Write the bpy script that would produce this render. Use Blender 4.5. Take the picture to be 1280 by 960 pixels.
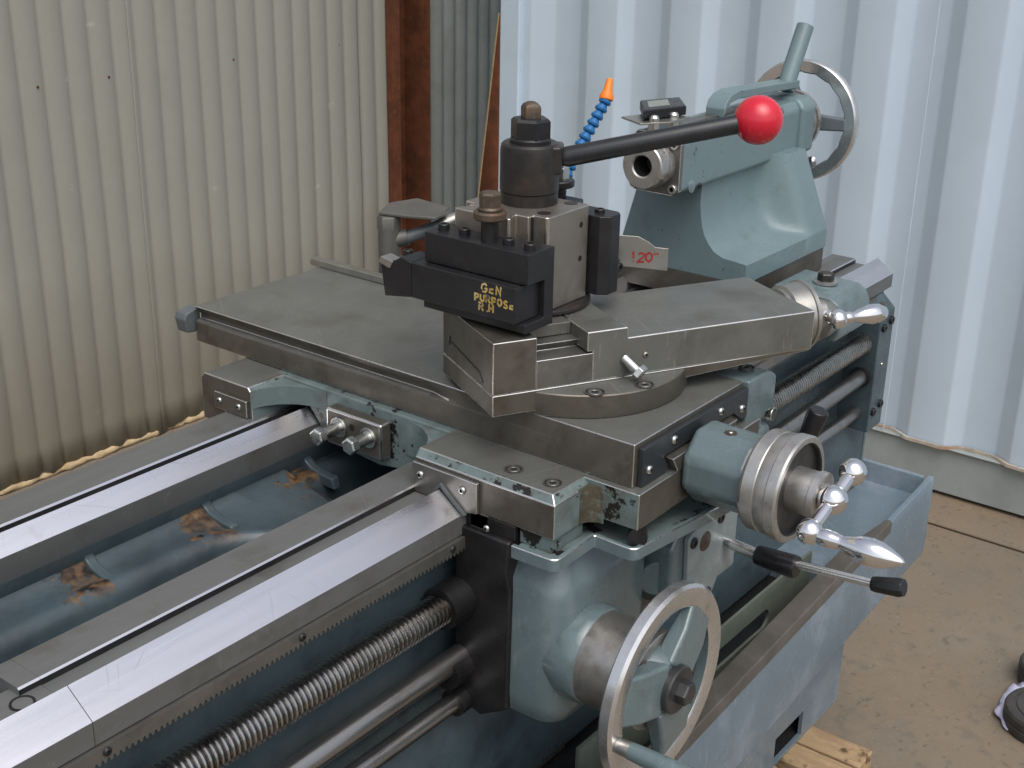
import bpy, bmesh, math, random
from mathutils import Vector, Matrix, noise as mnoise

sc = bpy.context.scene
for o in list(bpy.data.objects):
    bpy.data.objects.remove(o, do_unlink=True)
col = sc.collection
random.seed(7)
K = 0.001                      # all dimensions below are millimetres, lathe axes: x along the bed, y away from the operator

# ------------------------------------------------------------------ camera
cam = bpy.data.cameras.new('camera'); camo = bpy.data.objects.new('camera', cam); col.objects.link(camo)
cam.sensor_width = 36.0; cam.lens = 47.04; cam.clip_start = 0.02; cam.clip_end = 300
RX = (0.61128394, -0.79121706, 0.01753573); RY = (0.2858183, 0.24137314, 0.92738714); RZ = (-0.73799718, -0.56188484, 0.37369184)
camo.matrix_world = Matrix(((RX[0], RY[0], RZ[0], -0.9138), (RX[1], RY[1], RZ[1], -0.5595), (RX[2], RY[2], RZ[2], 0.4850), (0, 0, 0, 1)))
sc.camera = camo

# ------------------------------------------------------------------ sky, sun, exposure (overcast day)
w = bpy.data.worlds.new('World'); sc.world = w; w.use_nodes = True
nt = w.node_tree; bg = nt.nodes['Background']
sky = nt.nodes.new('ShaderNodeTexSky'); sky.sky_type = 'NISHITA'; sky.sun_disc = False
SUN_EL, SUN_AZ = math.radians(60), math.radians(238)      # azimuth: direction the light comes from, measured from +x to +y
sky.sun_elevation = SUN_EL; sky.sun_rotation = math.pi/2 - SUN_AZ
sky.air_density = 1.0; sky.dust_density = 4.0; sky.ozone_density = 1.0
hs = nt.nodes.new('ShaderNodeHueSaturation'); hs.inputs['Saturation'].default_value = 0.48
nt.links.new(sky.outputs[0], hs.inputs['Color']); nt.links.new(hs.outputs[0], bg.inputs['Color'])
bg.inputs['Strength'].default_value = 0.15
sun = bpy.data.lights.new('sun', 'SUN'); suno = bpy.data.objects.new('sun', sun); col.objects.link(suno)
sun.energy = 1.0; sun.angle = math.radians(60); sun.color = (1.0, 0.97, 0.94)
d = Vector((math.cos(SUN_EL)*math.cos(SUN_AZ), math.cos(SUN_EL)*math.sin(SUN_AZ), math.sin(SUN_EL)))
suno.rotation_euler = d.to_track_quat('Z', 'Y').to_euler(); suno.location = d*8
sc.view_settings.view_transform = 'Standard'; sc.view_settings.look = 'None'
sc.view_settings.exposure = 0.28; sc.view_settings.gamma = 1.0; sc.view_settings.use_curve_mapping = False
sc.render.engine = 'CYCLES'
sc.cycles.max_bounces = 6; sc.cycles.diffuse_bounces = 3; sc.cycles.glossy_bounces = 3; sc.cycles.transmission_bounces = 1; sc.cycles.caustics_reflective = False; sc.cycles.caustics_refractive = False

# ------------------------------------------------------------------ materials
MATS = {}
def mat(name, c, rough=.5, metal=0., var=.12, scale=25., rvar=.1, bump=0., bscale=300., spec=.5,
        stain=None, stain2=None, chips=None, stretch=None, coat=0., scratch=None):
    """c base colour; stain=(colour, scale, low, high, amount); chips=(colour, scale, threshold); stretch=(x,y,z) texture stretch"""
    m = bpy.data.materials.new(name); m.use_nodes = True; t = m.node_tree; n = t.nodes; L = t.links
    b = n['Principled BSDF']; tc = n.new('ShaderNodeTexCoord'); co = tc.outputs['Object']
    if stretch:
        mp = n.new('ShaderNodeMapping'); mp.inputs['Scale'].default_value = stretch; L.new(co, mp.inputs[0]); cs = mp.outputs[0]
    else: cs = co
    def nz(sc_, det=6., src=None, ro=.6):
        x = n.new('ShaderNodeTexNoise'); x.inputs['Scale'].default_value = sc_; x.inputs['Detail'].default_value = det
        x.inputs['Roughness'].default_value = ro; L.new(src or co, x.inputs['Vector']); return x.outputs['Fac']
    def rng(s, a, b_, lo, hi):
        x = n.new('ShaderNodeMapRange'); x.inputs[1].default_value = a; x.inputs[2].default_value = b_
        x.inputs[3].default_value = lo; x.inputs[4].default_value = hi; L.new(s, x.inputs[0]); return x.outputs[0]
    def mix(f, a, b_):
        x = n.new('ShaderNodeMix'); x.data_type = 'RGBA'; L.new(f, x.inputs[0])
        for i, s in ((6, a), (7, b_)):
            if isinstance(s, tuple): x.inputs[i].default_value = (*s[:3], 1)
            else: L.new(s, x.inputs[i])
        return x.outputs[2]
    n1 = nz(scale, 8., cs)
    cc = mix(rng(n1, .3, .7, 0, 1), tuple(v*(1-var) for v in c), tuple(min(1, v*(1+var)) for v in c))
    n2 = nz(scale*6.3, 4., cs)
    cc = mix(rng(n2, .3, .75, 0, .35), cc, tuple(v*(1-1.6*var) for v in c))
    for st in (stain, stain2):
        if st:
            f = rng(nz(st[1], 7., None, .65), st[2], st[3], 0, st[4]); cc = mix(f, cc, st[0])
    if scratch:
        for (ang_, sx, sy, th_) in ((.35, 9, 260, .675), (-.5, 13, 210, .68), (1.2, 16, 230, .69), (2.2, 12, 300, .685)):
            mp = n.new('ShaderNodeMapping'); mp.inputs['Rotation'].default_value = (0, 0, ang_); L.new(co, mp.inputs[0])
            mp2 = n.new('ShaderNodeMapping'); mp2.inputs['Scale'].default_value = (sx, sy, 25); L.new(mp.outputs[0], mp2.inputs[0])
            cc = mix(rng(nz(1., 3., mp2.outputs[0], .5), th_, th_+.03, 0, scratch[1]), cc, scratch[0])
    ro = rng(nz(scale*1.7, 6., cs), .3, .7, max(.02, rough-rvar), min(1, rough+rvar)); me = metal
    if chips:
        f = rng(nz(chips[1], 9., None, .7), chips[2], chips[2]+.012, 0, 1); cc = mix(f, cc, chips[0])
        me = rng(f, 0, 1, metal, .55)
    L.new(cc, b.inputs['Base Color']); L.new(ro, b.inputs['Roughness'])
    if isinstance(me, float) or isinstance(me, int): b.inputs['Metallic'].default_value = me
    else: L.new(me, b.inputs['Metallic'])
    b.inputs['Specular IOR Level'].default_value = spec; b.inputs['Coat Weight'].default_value = coat
    if bump:
        bp = n.new('ShaderNodeBump'); bp.inputs['Strength'].default_value = 1.; bp.inputs['Distance'].default_value = bump
        L.new(nz(bscale, 5., cs), bp.inputs['Height']); L.new(bp.outputs[0], b.inputs['Normal'])
    MATS[name] = m; return m

GREEN = (.17, .235, .235)
mat('paint', (.118, .163, .172), .26, 0, .1, 9, .1, .0005, 70, .55, stain=((.06, .073, .07), 26, .55, .78, .65), stain2=((.18, .228, .238), 12, .55, .75, .4), scratch=((.21, .26, .265), .25), coat=.3)
mat('paint_chipped', (.14, .185, .182), .4, 0, .12, 14, .1, .0004, 120, .5, stain=((.075, .072, .055), 22, .47, .7, .8), stain2=((.22, .26, .25), 40, .58, .7, .5), chips=((.03, .027, .024), 30, .575))
mat('paint_dark', (.06, .088, .10), .33, 0, .15, 12, .1, .0003, 150, .5, stain=((.022, .03, .034), 18, .5, .72, .75))
mat('tray_paint', (.15, .20, .24), .26, 0, .1, 7, .1, .0003, 120, .5, stain=((.065, .08, .085), 12, .58, .8, .6), stain2=((.28, .32, .38), 7, .52, .68, .6), scratch=((.26, .31, .35), .35))
mat('steel', (.20, .195, .18), .38, .7, .16, 16, .1, .00012, 420, .5, stain=((.085, .078, .065), 20, .5, .78, .8), stain2=((.30, .295, .28), 30, .58, .75, .4))
mat('steel_flat', (.178, .182, .167), .42, .45, .14, 11, .09, .0001, 500, .5, stain=((.095, .086, .07), 13, .5, .78, .75), stain2=((.27, .27, .255), 70, .6, .72, .35), scratch=((.33, .33, .315), .32))
mat('steel_brown', (.15, .138, .117), .44, .65, .16, 18, .1, .00015, 380, .5, stain=((.065, .05, .035), 24, .5, .75, .8), stain2=((.21, .20, .18), 60, .6, .74, .5))
mat('ground_steel', (.80, .785, .82), .28, 1., .05, 22, .07, .00003, 900, .5, stretch=(.06, 1, 1), stain=((.52, .47, .42), 12, .6, .78, .6), stain2=((.30, .25, .2), 150, .70, .74, .6), scratch=((.62, .61, .63), .35))
mat('worn_edge', (.72, .71, .69), .3, 1., .12, 60, .08)
mat('rail_flat', (.165, .169, .165), .46, .4, .14, 20, .1, .0001, 500, .4, stretch=(.1, 1, 1), stain=((.085, .076, .06), 16, .52, .78, .8), stain2=((.24, .24, .23), 90, .62, .7, .5), scratch=((.22, .22, .21), .3))
mat('chrome', (.86, .85, .86), .07, 1., .03, 30, .03)
mat('rim_steel', (.74, .73, .72), .24, .9, .1, 40, .08, stain=((.38, .34, .29), 35, .62, .76, .55))
mat('thread_steel', (.52, .51, .49), .26, 1., .12, 60, .08, stain=((.2, .175, .14), 16, .5, .72, .75))
mat('rod_steel', (.36, .35, .345), .3, .95, .12, 30, .08, .00004, 500, stretch=(.1, 1, 1), stain=((.17, .15, .13), 18, .5, .75, .7))
mat('tray_rim', (.105, .095, .08), .5, .2, .2, 22, .12, .0003, 160, .5, stain=((.17, .15, .13), 14, .5, .75, .7))
mat('pan_green', (.145, .165, .135), .4, .1, .14, 14, .1, .0002, 200, .5, stain=((.06, .065, .05), 16, .5, .75, .6))
mat('nickel_edge', (.62, .58, .52), .32, 1., .1, 60, .08)
mat('lever_black', (.03, .032, .035), .3, .3, .15, 60, .06)
mat('paint_tail', (.148, .212, .228), .32, 0, .07, 8, .08, .0004, 90, .5, stain=((.085, .10, .096), 24, .57, .8, .55), stain2=((.195, .262, .275), 11, .55, .75, .3), chips=((.03, .028, .026), 42, .655))
mat('paint_bare', (.26, .31, .315), .36, .15, .12, 30, .1, .0003, 200, .5, stain=((.40, .43, .44), 45, .52, .66, .6))
mat('apron_bare', (.12, .105, .095), .45, .2, .25, 20, .1, .0003, 200, .5, stain=((.05, .03, .022), 14, .45, .7, .8), stain2=((.33, .32, .34), 30, .56, .68, .7))
mat('wheel_grey', (.17, .20, .215), .35, .1, .12, 30, .1)
mat('pipe_grey', (.15, .145, .13), .5, .5, .15, 30, .1)
mat('zinc', (.60, .61, .58), .3, 1., .12, 90, .1)
mat('dial_steel', (.50, .485, .46), .34, .82, .12, 50, .1, stain=((.28, .255, .22), 40, .54, .75, .6), scratch=((.70, .69, .67), .25))
mat('dial_face', (.05, .05, .052), .38, .5, .2, 40, .1, stain=((.1, .095, .09), 30, .5, .7, .6))
mat('hub_bolt_grey', (.075, .075, .075), .36, .6, .2, 40, .1)
mat('sleeve_steel', (.46, .435, .40), .36, .85, .14, 40, .1, stain=((.2, .175, .145), 30, .52, .75, .7), scratch=((.55, .54, .52), .3))
mat('nickel', (.36, .325, .28), .42, .85, .08, 60, .08, .00006, 900, stain=((.24, .205, .165), 30, .5, .75, .6))
mat('black_oxide', (.022, .022, .024), .38, .25, .25, 40, .1, .00008, 600, .5, stain=((.06, .055, .05), 35, .6, .78, .6))
mat('black_worn', (.045, .042, .04), .36, .5, .3, 45, .1, .0001, 500, .5, stain=((.12, .07, .045), 22, .54, .75, .75))
mat('black_oil_shade', (.012, .012, .013), .35, .0, .3, 25, .1, .0002, 200, .5, stain=((.035, .03, .028), 20, .5, .75, .7))  # oily black parts; also the painted shade on way risers and the hole stub
mat('black_plate', (.035, .04, .045), .34, .2, .15, 40, .08, 0, 300, .5)
mat('rust_bolt', (.105, .078, .058), .5, .45, .35, 120, .12, .0002, 700, .5, stain=((.15, .07, .035), 70, .5, .7, .7), stain2=((.2, .19, .175), 90, .6, .7, .6))
mat('red', (.60, .012, .033), .26, 0, .06, 30, .12, .00006, 500, .5, coat=.25, scratch=((.72, .12, .12), .25))
mat('plastic_blue', (.012, .13, .34), .35, 0, .08, 60, .06)
mat('plastic_orange', (.9, .21, .01), .4, 0, .06, 60, .06)
mat('plastic_black', (.012, .012, .014), .3, 0, .1, 60, .08)
mat('rubber_grey', (.10, .115, .12), .5, 0, .12, 60, .08)
mat('tin', (.42, .41, .38), .36, .9, .12, 35, .1, .0001, 300, stain=((.25, .21, .16), 30, .55, .75, .6))
mat('yellow_paint', (.50, .36, .10), .6, 0, .3, 220, .1, stain=((.62, .52, .27), 60, .5, .62, .7), stain2=((.03, .03, .028), 160, .58, .63, .85))
mat('red_paint', (.42, .025, .025), .6, 0, .25, 220, .1, stain2=((.33, .28, .25), 190, .6, .66, .7))
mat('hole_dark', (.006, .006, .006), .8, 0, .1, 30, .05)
mat('rust', (.15, .05, .022), .85, 0, .3, 30, .08, .0008, 120, .3, stain=((.06, .022, .012), 12, .45, .7, .8), stain2=((.22, .10, .04), 40, .6, .75, .6))
mat('foam', (.52, .40, .24), .9, 0, .2, 40, .05, .003, 60, .2, stain=((.30, .18, .08), 30, .5, .7, .7))
mat('rag', (.62, .62, .80), .85, 0, .08, 30, .05, .0006, 600, .2)
mat('rubber', (.05, .047, .045), .55, 0, .25, 30, .1, .0004, 260, .4, stain=((.09, .08, .07), 20, .5, .75, .6))
mat('wood', (.42, .29, .165), .78, 0, .22, 18, .08, .0012, 90, .3, stretch=(6, .7, 3), stain=((.075, .045, .022), 20, .55, .63, .9), stain2=((.27, .175, .095), 9, .46, .66, .75))
mat('rope_fill', (.35, .25, .13), .9, 0, .2, 60)
mat('lcd', (.22, .24, .21), .3, 0, .05, 30)
mat('grease', (.085, .075, .05), .4, 0, .35, 40, .15, .0012, 160, .5, stain=((.24, .20, .11), 50, .58, .7, .7), stain2=((.13, .17, .165), 28, .52, .6, .85))
mat('bed_rusty', (.058, .082, .095), .36, 0, .22, 14, .12, .0005, 110, .5, stain=((.085, .112, .125), 11, .55, .75, .5), stain2=((.018, .023, .028), 6, .48, .7, .8))

mat('bed_paint', (.06, .085, .097), .36, 0, .22, 14, .12, .0005, 110, .5, stain=((.09, .118, .13), 11, .55, .75, .5), stain2=((.022, .027, .03), 9, .5, .7, .7))
def rib_rust():
    m = MATS['bed_rusty']; t = m.node_tree; n = t.nodes; L = t.links; b = n['Principled BSDF']; src = b.inputs['Base Color'].links[0].from_socket
    tc = n.new('ShaderNodeTexCoord'); sp = n.new('ShaderNodeSeparateXYZ'); L.new(tc.outputs['Object'], sp.inputs[0])
    def mth(op, a, v=None):
        x = n.new('ShaderNodeMath'); x.operation = op; L.new(a, x.inputs[0])
        if v is not None:
            if hasattr(v, 'links'): L.new(v, x.inputs[1])
            else: x.inputs[1].default_value = v
        return x.outputs[0]
    fr = mth('FRACT', mth('DIVIDE', mth('ADD', sp.outputs['X'], 10.0625), .1375))
    ns = n.new('ShaderNodeTexNoise'); ns.inputs['Scale'].default_value = 60; ns.inputs['Detail'].default_value = 12; ns.inputs['Roughness'].default_value = .68; L.new(tc.outputs['Object'], ns.inputs['Vector'])
    v = mth('ADD', mth('MULTIPLY', fr, .75), ns.outputs['Fac']); mr = n.new('ShaderNodeMapRange'); L.new(v, mr.inputs[0]); mr.inputs[1].default_value = 1.06; mr.inputs[2].default_value = 1.11
    zr = n.new('ShaderNodeMapRange'); L.new(sp.outputs['Z'], zr.inputs[0]); zr.inputs[1].default_value = -.142; zr.inputs[2].default_value = -.132
    f = mth('MULTIPLY', mr.outputs[0], zr.outputs[0])
    mx = n.new('ShaderNodeMix'); mx.data_type = 'RGBA'; L.new(f, mx.inputs[0]); L.new(src, mx.inputs[6])
    n3 = n.new('ShaderNodeTexNoise'); n3.inputs['Scale'].default_value = 95; n3.inputs['Detail'].default_value = 8; L.new(tc.outputs['Object'], n3.inputs['Vector']); r3 = n.new('ShaderNodeMapRange'); L.new(n3.outputs['Fac'], r3.inputs[0]); r3.inputs[1].default_value = .36; r3.inputs[2].default_value = .66
    m2 = n.new('ShaderNodeMix'); m2.data_type = 'RGBA'; L.new(r3.outputs[0], m2.inputs[0]); m2.inputs[6].default_value = (.012, .007, .005, 1); m2.inputs[7].default_value = (.17, .098, .045, 1); L.new(m2.outputs[2], mx.inputs[7]); L.new(mx.outputs[2], b.inputs['Base Color'])
rib_rust()
def shed_mat():
    m = mat('shed_sheet', (.298, .292, .250), .5, 0, .05, 5, .08, .0004, 30, .35, stain=((.265, .252, .20), 5, .5, .8, .7), stain2=((.40, .39, .35), 13, .665, .69, .6))
    t = m.node_tree; n = t.nodes; L = t.links; b = n['Principled BSDF']
    src = b.inputs['Base Color'].links[0].from_socket
    tc = n.new('ShaderNodeTexCoord'); sp = n.new('ShaderNodeSeparateXYZ'); L.new(tc.outputs['Object'], sp.inputs[0])
    ns = n.new('ShaderNodeTexNoise'); ns.inputs['Scale'].default_value = 2.2; ns.inputs['Detail'].default_value = 8; L.new(tc.outputs['Object'], ns.inputs['Vector'])
    ad = n.new('ShaderNodeMath'); ad.operation = 'MULTIPLY_ADD'; L.new(ns.outputs['Fac'], ad.inputs[0]); ad.inputs[1].default_value = .35; L.new(sp.outputs['Z'], ad.inputs[2])
    mr = n.new('ShaderNodeMapRange'); L.new(ad.outputs[0], mr.inputs[0]); mr.inputs[1].default_value = -.30; mr.inputs[2].default_value = -.72; mr.inputs[3].default_value = 0; mr.inputs[4].default_value = .62
    mx = n.new('ShaderNodeMix'); mx.data_type = 'RGBA'; L.new(mr.outputs[0], mx.inputs[0]); L.new(src, mx.inputs[6]); mx.inputs[7].default_value = (.15, .122, .082, 1)   # splashed-up soil
    L.new(mx.outputs[2], b.inputs['Base Color'])
shed_mat()
mat('inner_sheet', (.36, .38, .35), .55, 0, .08, 5, .08, .0005, 40, .35, stain=((.22, .225, .19), 6, .5, .8, .6))
mat('container_paint', (.535, .635, .725), .42, 0, .03, 3, .06, .0008, 6, .4, stain=((.475, .55, .61), 4, .5, .75, .5), chips=((.12, .05, .025), 38, .745))
mat('container_rail', (.33, .365, .36), .55, 0, .08, 6, .08, .0006, 60, .4, stain=((.25, .26, .245), 8, .5, .75, .6), chips=((.09, .05, .03), 45, .715))
mat('rust_lip', (.42, .36, .29), .8, 0, .25, 25, .08, .001, 120, .3, stain=((.27, .14, .07), 7, .52, .64, .8), stain2=((.5, .5, .47), 16, .55, .6, .8))

def ground_mat():
    m = mat('concrete', (.195, .163, .125), .85, 0, .1, 3.5, .06, .0016, 90, .3, stain=((.225, .165, .105), 1.6, .44, .66, .7), stain2=((.15, .135, .115), 5.5, .52, .70, .75))
    t = m.node_tree; n = t.nodes; L = t.links; b = n['Principled BSDF']
    src = b.inputs['Base Color'].links[0].from_socket
    tc = n.new('ShaderNodeTexCoord')
    def spk(scale, a, z, colr, amt, src):
        ns = n.new('ShaderNodeTexNoise'); ns.inputs['Scale'].default_value = scale; ns.inputs['Detail'].default_value = 3; L.new(tc.outputs['Object'], ns.inputs['Vector'])
        mr = n.new('ShaderNodeMapRange'); L.new(ns.outputs['Fac'], mr.inputs[0]); mr.inputs[1].default_value = a; mr.inputs[2].default_value = z; mr.inputs[4].default_value = amt
        mx = n.new('ShaderNodeMix'); mx.data_type = 'RGBA'; L.new(mr.outputs[0], mx.inputs[0]); L.new(src, mx.inputs[6]); mx.inputs[7].default_value = (*colr, 1); return mx.outputs[2]
    s = spk(110, .66, .76, (.36, .33, .28), .35, src); s = spk(70, .62, .70, (.09, .08, .065), .55, s); s = spk(26, .6, .7, (.13, .115, .095), .5, s)
    vo = n.new('ShaderNodeTexVoronoi'); vo.feature = 'DISTANCE_TO_EDGE'; vo.inputs['Scale'].default_value = 1.7
    nz2 = n.new('ShaderNodeTexNoise'); nz2.inputs['Scale'].default_value = 6; L.new(tc.outputs['Object'], nz2.inputs['Vector'])
    mxv = n.new('ShaderNodeMix'); mxv.data_type = 'VECTOR'; mxv.inputs[0].default_value = .12; L.new(tc.outputs['Object'], mxv.inputs[4]); L.new(nz2.outputs['Color'], mxv.inputs[5]); L.new(mxv.outputs[1], vo.inputs['Vector'])
    mr = n.new('ShaderNodeMapRange'); L.new(vo.outputs['Distance'], mr.inputs[0]); mr.inputs[1].default_value = .0; mr.inputs[2].default_value = .006; mr.inputs[3].default_value = .10; mr.inputs[4].default_value = 0
    mx = n.new('ShaderNodeMix'); mx.data_type = 'RGBA'; L.new(mr.outputs[0], mx.inputs[0]); L.new(s, mx.inputs[6]); mx.inputs[7].default_value = (.07, .06, .05, 1)
    L.new(mx.outputs[2], b.inputs['Base Color'])
ground_mat()

# ------------------------------------------------------------------ mesh builder
LOC = {}
def ident(x, y, z): return (x, y, z)
class MB:
    def __init__(s, xf=ident): s.v = []; s.f = []; s.m = []; s.xf = xf
    def add(s, vs, fs, mi=0):
        o = len(s.v); s.v += [s.xf(*p) for p in vs]
        for i, f in enumerate(fs):
            s.f.append([o+k for k in f]); s.m.append(mi[i] if isinstance(mi, (list, tuple)) else mi)
        return s
    def box(s, x0, x1, y0, y1, z0, z1, mi=0):
        return s.add([(x, y, z) for z in (z0, z1) for y in (y0, y1) for x in (x0, x1)],
                     [(0, 2, 3, 1), (4, 5, 7, 6), (0, 1, 5, 4), (2, 6, 7, 3), (0, 4, 6, 2), (1, 3, 7, 5)], mi)   # bottom, top, -y, +y, -x, +x
    def prism(s, poly, ax, a0, a1, mi=0, cap=0):
        mk = {'x': lambda p, a: (a, p[0], p[1]), 'y': lambda p, a: (p[0], a, p[1]), 'z': lambda p, a: (p[0], p[1], a)}[ax]
        n = len(poly); vs = [mk(p, a0) for p in poly]+[mk(p, a1) for p in poly]
        fs = [(i, (i+1) % n, n+(i+1) % n, n+i) for i in range(n)]; ms = list(mi) if isinstance(mi, (list, tuple)) else [mi]*n
        return s.add(vs, fs+[tuple(range(n-1, -1, -1)), tuple(range(n, 2*n))], ms+[cap, cap])
    def lathe(s, o, d, prof, n=32, mi=0, a0=0., caps=True, squash=None):
        d = Vector(d).normalized(); u = d.orthogonal().normalized()
        if abs(d.z) < .9: u = (Vector((0, 0, 1))-d*d.z).normalized()
        v = d.cross(u); o = Vector(o); vs = []
        for h, r in prof:
            for k in range(n):
                a = a0+2*math.pi*k/n; vs.append(tuple(o+d*h+(u*math.cos(a)+v*math.sin(a))*r))
        fs = []; ms = []
        for j in range(len(prof)-1):
            for k in range(n): fs.append((j*n+k, j*n+(k+1) % n, (j+1)*n+(k+1) % n, (j+1)*n+k)); ms.append(mi[j] if isinstance(mi, (list, tuple)) else mi)
        if caps:
            fs.append(tuple(range(n-1, -1, -1))); ms.append(mi[0] if isinstance(mi, (list, tuple)) else mi)
            fs.append(tuple((len(prof)-1)*n+k for k in range(n))); ms.append(mi[-1] if isinstance(mi, (list, tuple)) else mi)
        return s.add(vs, fs, ms)
    def cyl(s, p0, p1, r0, r1=None, n=28, mi=0, a0=0.):
        p0 = Vector(p0); p1 = Vector(p1); return s.lathe(p0, p1-p0, [(0, r0), ((p1-p0).length, r0 if r1 is None else r1)], n, mi, a0)
    def ball(s, c, r, n=32, mi=0, d=(0, 0, 1)):
        m = n//2; return s.lathe(c, d, [(-r*math.cos(math.pi*i/m), max(r*math.sin(math.pi*i/m), r*.004)) for i in range(m+1)], n, mi)
    def tube(s, path, r, n=14, mi=0):
        P = [Vector(p) for p in path]; rs = r if isinstance(r, (list, tuple)) else [r]*len(P); vs = []; u = None
        for i, p in enumerate(P):
            t = ((P[min(i+1, len(P)-1)]-P[max(i-1, 0)])).normalized()
            u = t.orthogonal().normalized() if u is None else (u-t*u.dot(t)).normalized(); v = t.cross(u)
            vs += [tuple(p+(u*math.cos(2*math.pi*k/n)+v*math.sin(2*math.pi*k/n))*rs[i]) for k in range(n)]
        fs = [(j*n+k, j*n+(k+1) % n, (j+1)*n+(k+1) % n, (j+1)*n+k) for j in range(len(P)-1) for k in range(n)]
        fs += [tuple(range(n-1, -1, -1)), tuple((len(P)-1)*n+k for k in range(n))]
        return s.add(vs, fs, mi)
    def sweep(s, path, sec, closed=False, mi=0, up=(0, 0, 1)):
        """sweep a 2-D section (side, up) along a path"""
        P = [Vector(p) for p in path]; n = len(sec); vs = []; up = Vector(up); N = len(P)
        for i, p in enumerate(P):
            a = P[(i-1) % N] if closed or i else P[i]; b = P[(i+1) % N] if closed or i < N-1 else P[i]
            t1 = (p-a).normalized() if (p-a).length else (b-p).normalized(); t2 = (b-p).normalized() if (b-p).length else t1
            t = (t1+t2).normalized(); sd = t.cross(up).normalized(); c = max(.4, t.dot(t1))
            vs += [tuple(p+sd*(q[0]/c)+up*q[1]) for q in sec]
        fs = []
        for j in range(N if closed else N-1):
            for k in range(n): fs.append((j*n+k, j*n+(k+1) % n, ((j+1) % N)*n+(k+1) % n, ((j+1) % N)*n+k))
        if not closed: fs += [tuple(range(n-1, -1, -1)), tuple((N-1)*n+k for k in range(n))]
        return s.add(vs, fs, mi)
    def mesh(s, name, mats, ang=35, org=(0, 0, 0)):
        me = bpy.data.meshes.new(name)
        me.from_pydata([((p[0]-org[0])*K, (p[1]-org[1])*K, (p[2]-org[2])*K) for p in s.v], [], s.f)
        for m in (mats if isinstance(mats, (list, tuple)) else [mats]): me.materials.append(MATS[m])
        me.polygons.foreach_set('material_index', s.m)
        bm = bmesh.new(); bm.from_mesh(me); bmesh.ops.recalc_face_normals(bm, faces=bm.faces); bm.to_mesh(me); bm.free()
        me.polygons.foreach_set('use_smooth', [True]*len(me.polygons)); me.set_sharp_from_angle(angle=math.radians(ang)); me.update()
        return me
    def obj(s, name, mats, parent=None, bevel=0., ang=35, seg=2, edge=None, org=(0, 0, 0), blim=30):
        me = s.mesh(name, mats, ang, org); o = bpy.data.objects.new(name, me); col.objects.link(o)
        o.location = Vector(org)*K
        if bevel:
            b = o.modifiers.new('bevel', 'BEVEL'); b.width = bevel*K; b.segments = seg; b.limit_method = 'ANGLE'; b.angle_limit = math.radians(blim); b.harden_normals = True
            b.use_clamp_overlap = True
            if edge: me.materials.append(MATS[edge]); b.material = len(me.materials)-1
        attach(o, parent); return o
def attach(o, parent):
    LOC[o.name] = Vector((0, 0, 0)) if o.type == 'MESH' else o.location.copy()
    if parent is not None:
        o.parent = parent; pw = Matrix.Identity(4)
        if parent.type != 'MESH': pw = Matrix.Translation(parent.location)
        else: pw = Matrix.Translation(parent.location)
        o.matrix_parent_inverse = pw.inverted()
def tag(o, label, cat, group=None, kind=None):
    if kind: o['kind'] = kind
    if label: o['label'] = label
    if cat: o['category'] = cat
    if group: o['group'] = group
    return o
def thing(name, loc, label, cat, group=None):
    o = bpy.data.objects.new(name, None); col.objects.link(o); o.location = Vector(loc)*K; o.empty_display_size = .05
    return tag(o, label, cat, group)
def struct(o): o['kind'] = 'structure'; return o

SHARED = {}
def shared(key, maker): 
    if key not in SHARED: SHARED[key] = maker()
    return SHARED[key]
def place(name, me, pos, dr, parent, roll=0., scale=1.):
    o = bpy.data.objects.new(name, me); col.objects.link(o)
    q = Vector(dr).to_track_quat('Z', 'Y')
    o.matrix_world = Matrix.Translation(Vector(pos)*K) @ q.to_matrix().to_4x4() @ Matrix.Rotation(roll, 4, 'Z') @ Matrix.Scale(scale, 4)
    if parent is not None:
        o.parent = parent; o.matrix_parent_inverse = Matrix.Translation(parent.location).inverted()
    return o
def m_button():      # round head socket screw, radius 1, along +z
    b = MB(); b.lathe((0, 0, -.1), (0, 0, 1), [(0, 1), (.25, 1), (.5, .86), (.66, .62), (.7, .46)], 20, caps=False)
    b.lathe((0, 0, .6), (0, 0, 1), [(0, .46), (-.4, .42), (-.4, .01)], 6, 1, caps=False); return b
def screw(pos, dr, r, parent, m='zinc', name='screw', roll=.3):
    me = shared(('button', m), lambda: m_button().mesh('screw', [m, 'hole_dark'])); return place(name, me, pos, dr, parent, roll, r)
def m_cap():         # knurled cap screw with hex socket
    b = MB(); b.lathe((0, 0, -.1), (0, 0, 1), [(0, 1), (1.0, 1), (1.12, .9), (1.12, .52)], 20, caps=False)
    b.lathe((0, 0, 1.02), (0, 0, 1), [(0, .52), (-.6, .5), (-.6, .01)], 6, 1, caps=False); return b
def capscrew(pos, dr, r, parent, m='black_oxide', name='cap_screw', roll=.2):
    me = shared(('cap', m), lambda: m_cap().mesh('cap_screw', [m, 'hole_dark'])); return place(name, me, pos, dr, parent, roll, r)
def m_cbore():       # counterbored hole with sunk cap screw
    b = MB(); b.lathe((0, 0, 0), (0, 0, 1), [(.02, 1.0), (.12, 1.06), (.12, .92), (-.02, .9)], 24, caps=False)
    b.lathe((0, 0, 0), (0, 0, 1), [(.03, .91), (.03, .70)], 24, 1, caps=False)
    b.lathe((0, 0, 0), (0, 0, 1), [(.05, .72), (.1, .68), (.1, .4), (.04, .36)], 20, caps=False); b.lathe((0, 0, .045), (0, 0, 1), [(0, .38), (0.001, .01)], 6, 1, caps=False); return b
def cbore(pos, dr, r, parent, m='steel', name='sunk_screw'):
    me = shared(('cbore', m), lambda: m_cbore().mesh('sunk_screw', [m, 'hole_dark'])); return place(name, me, pos, dr, parent, .4, r)
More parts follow.
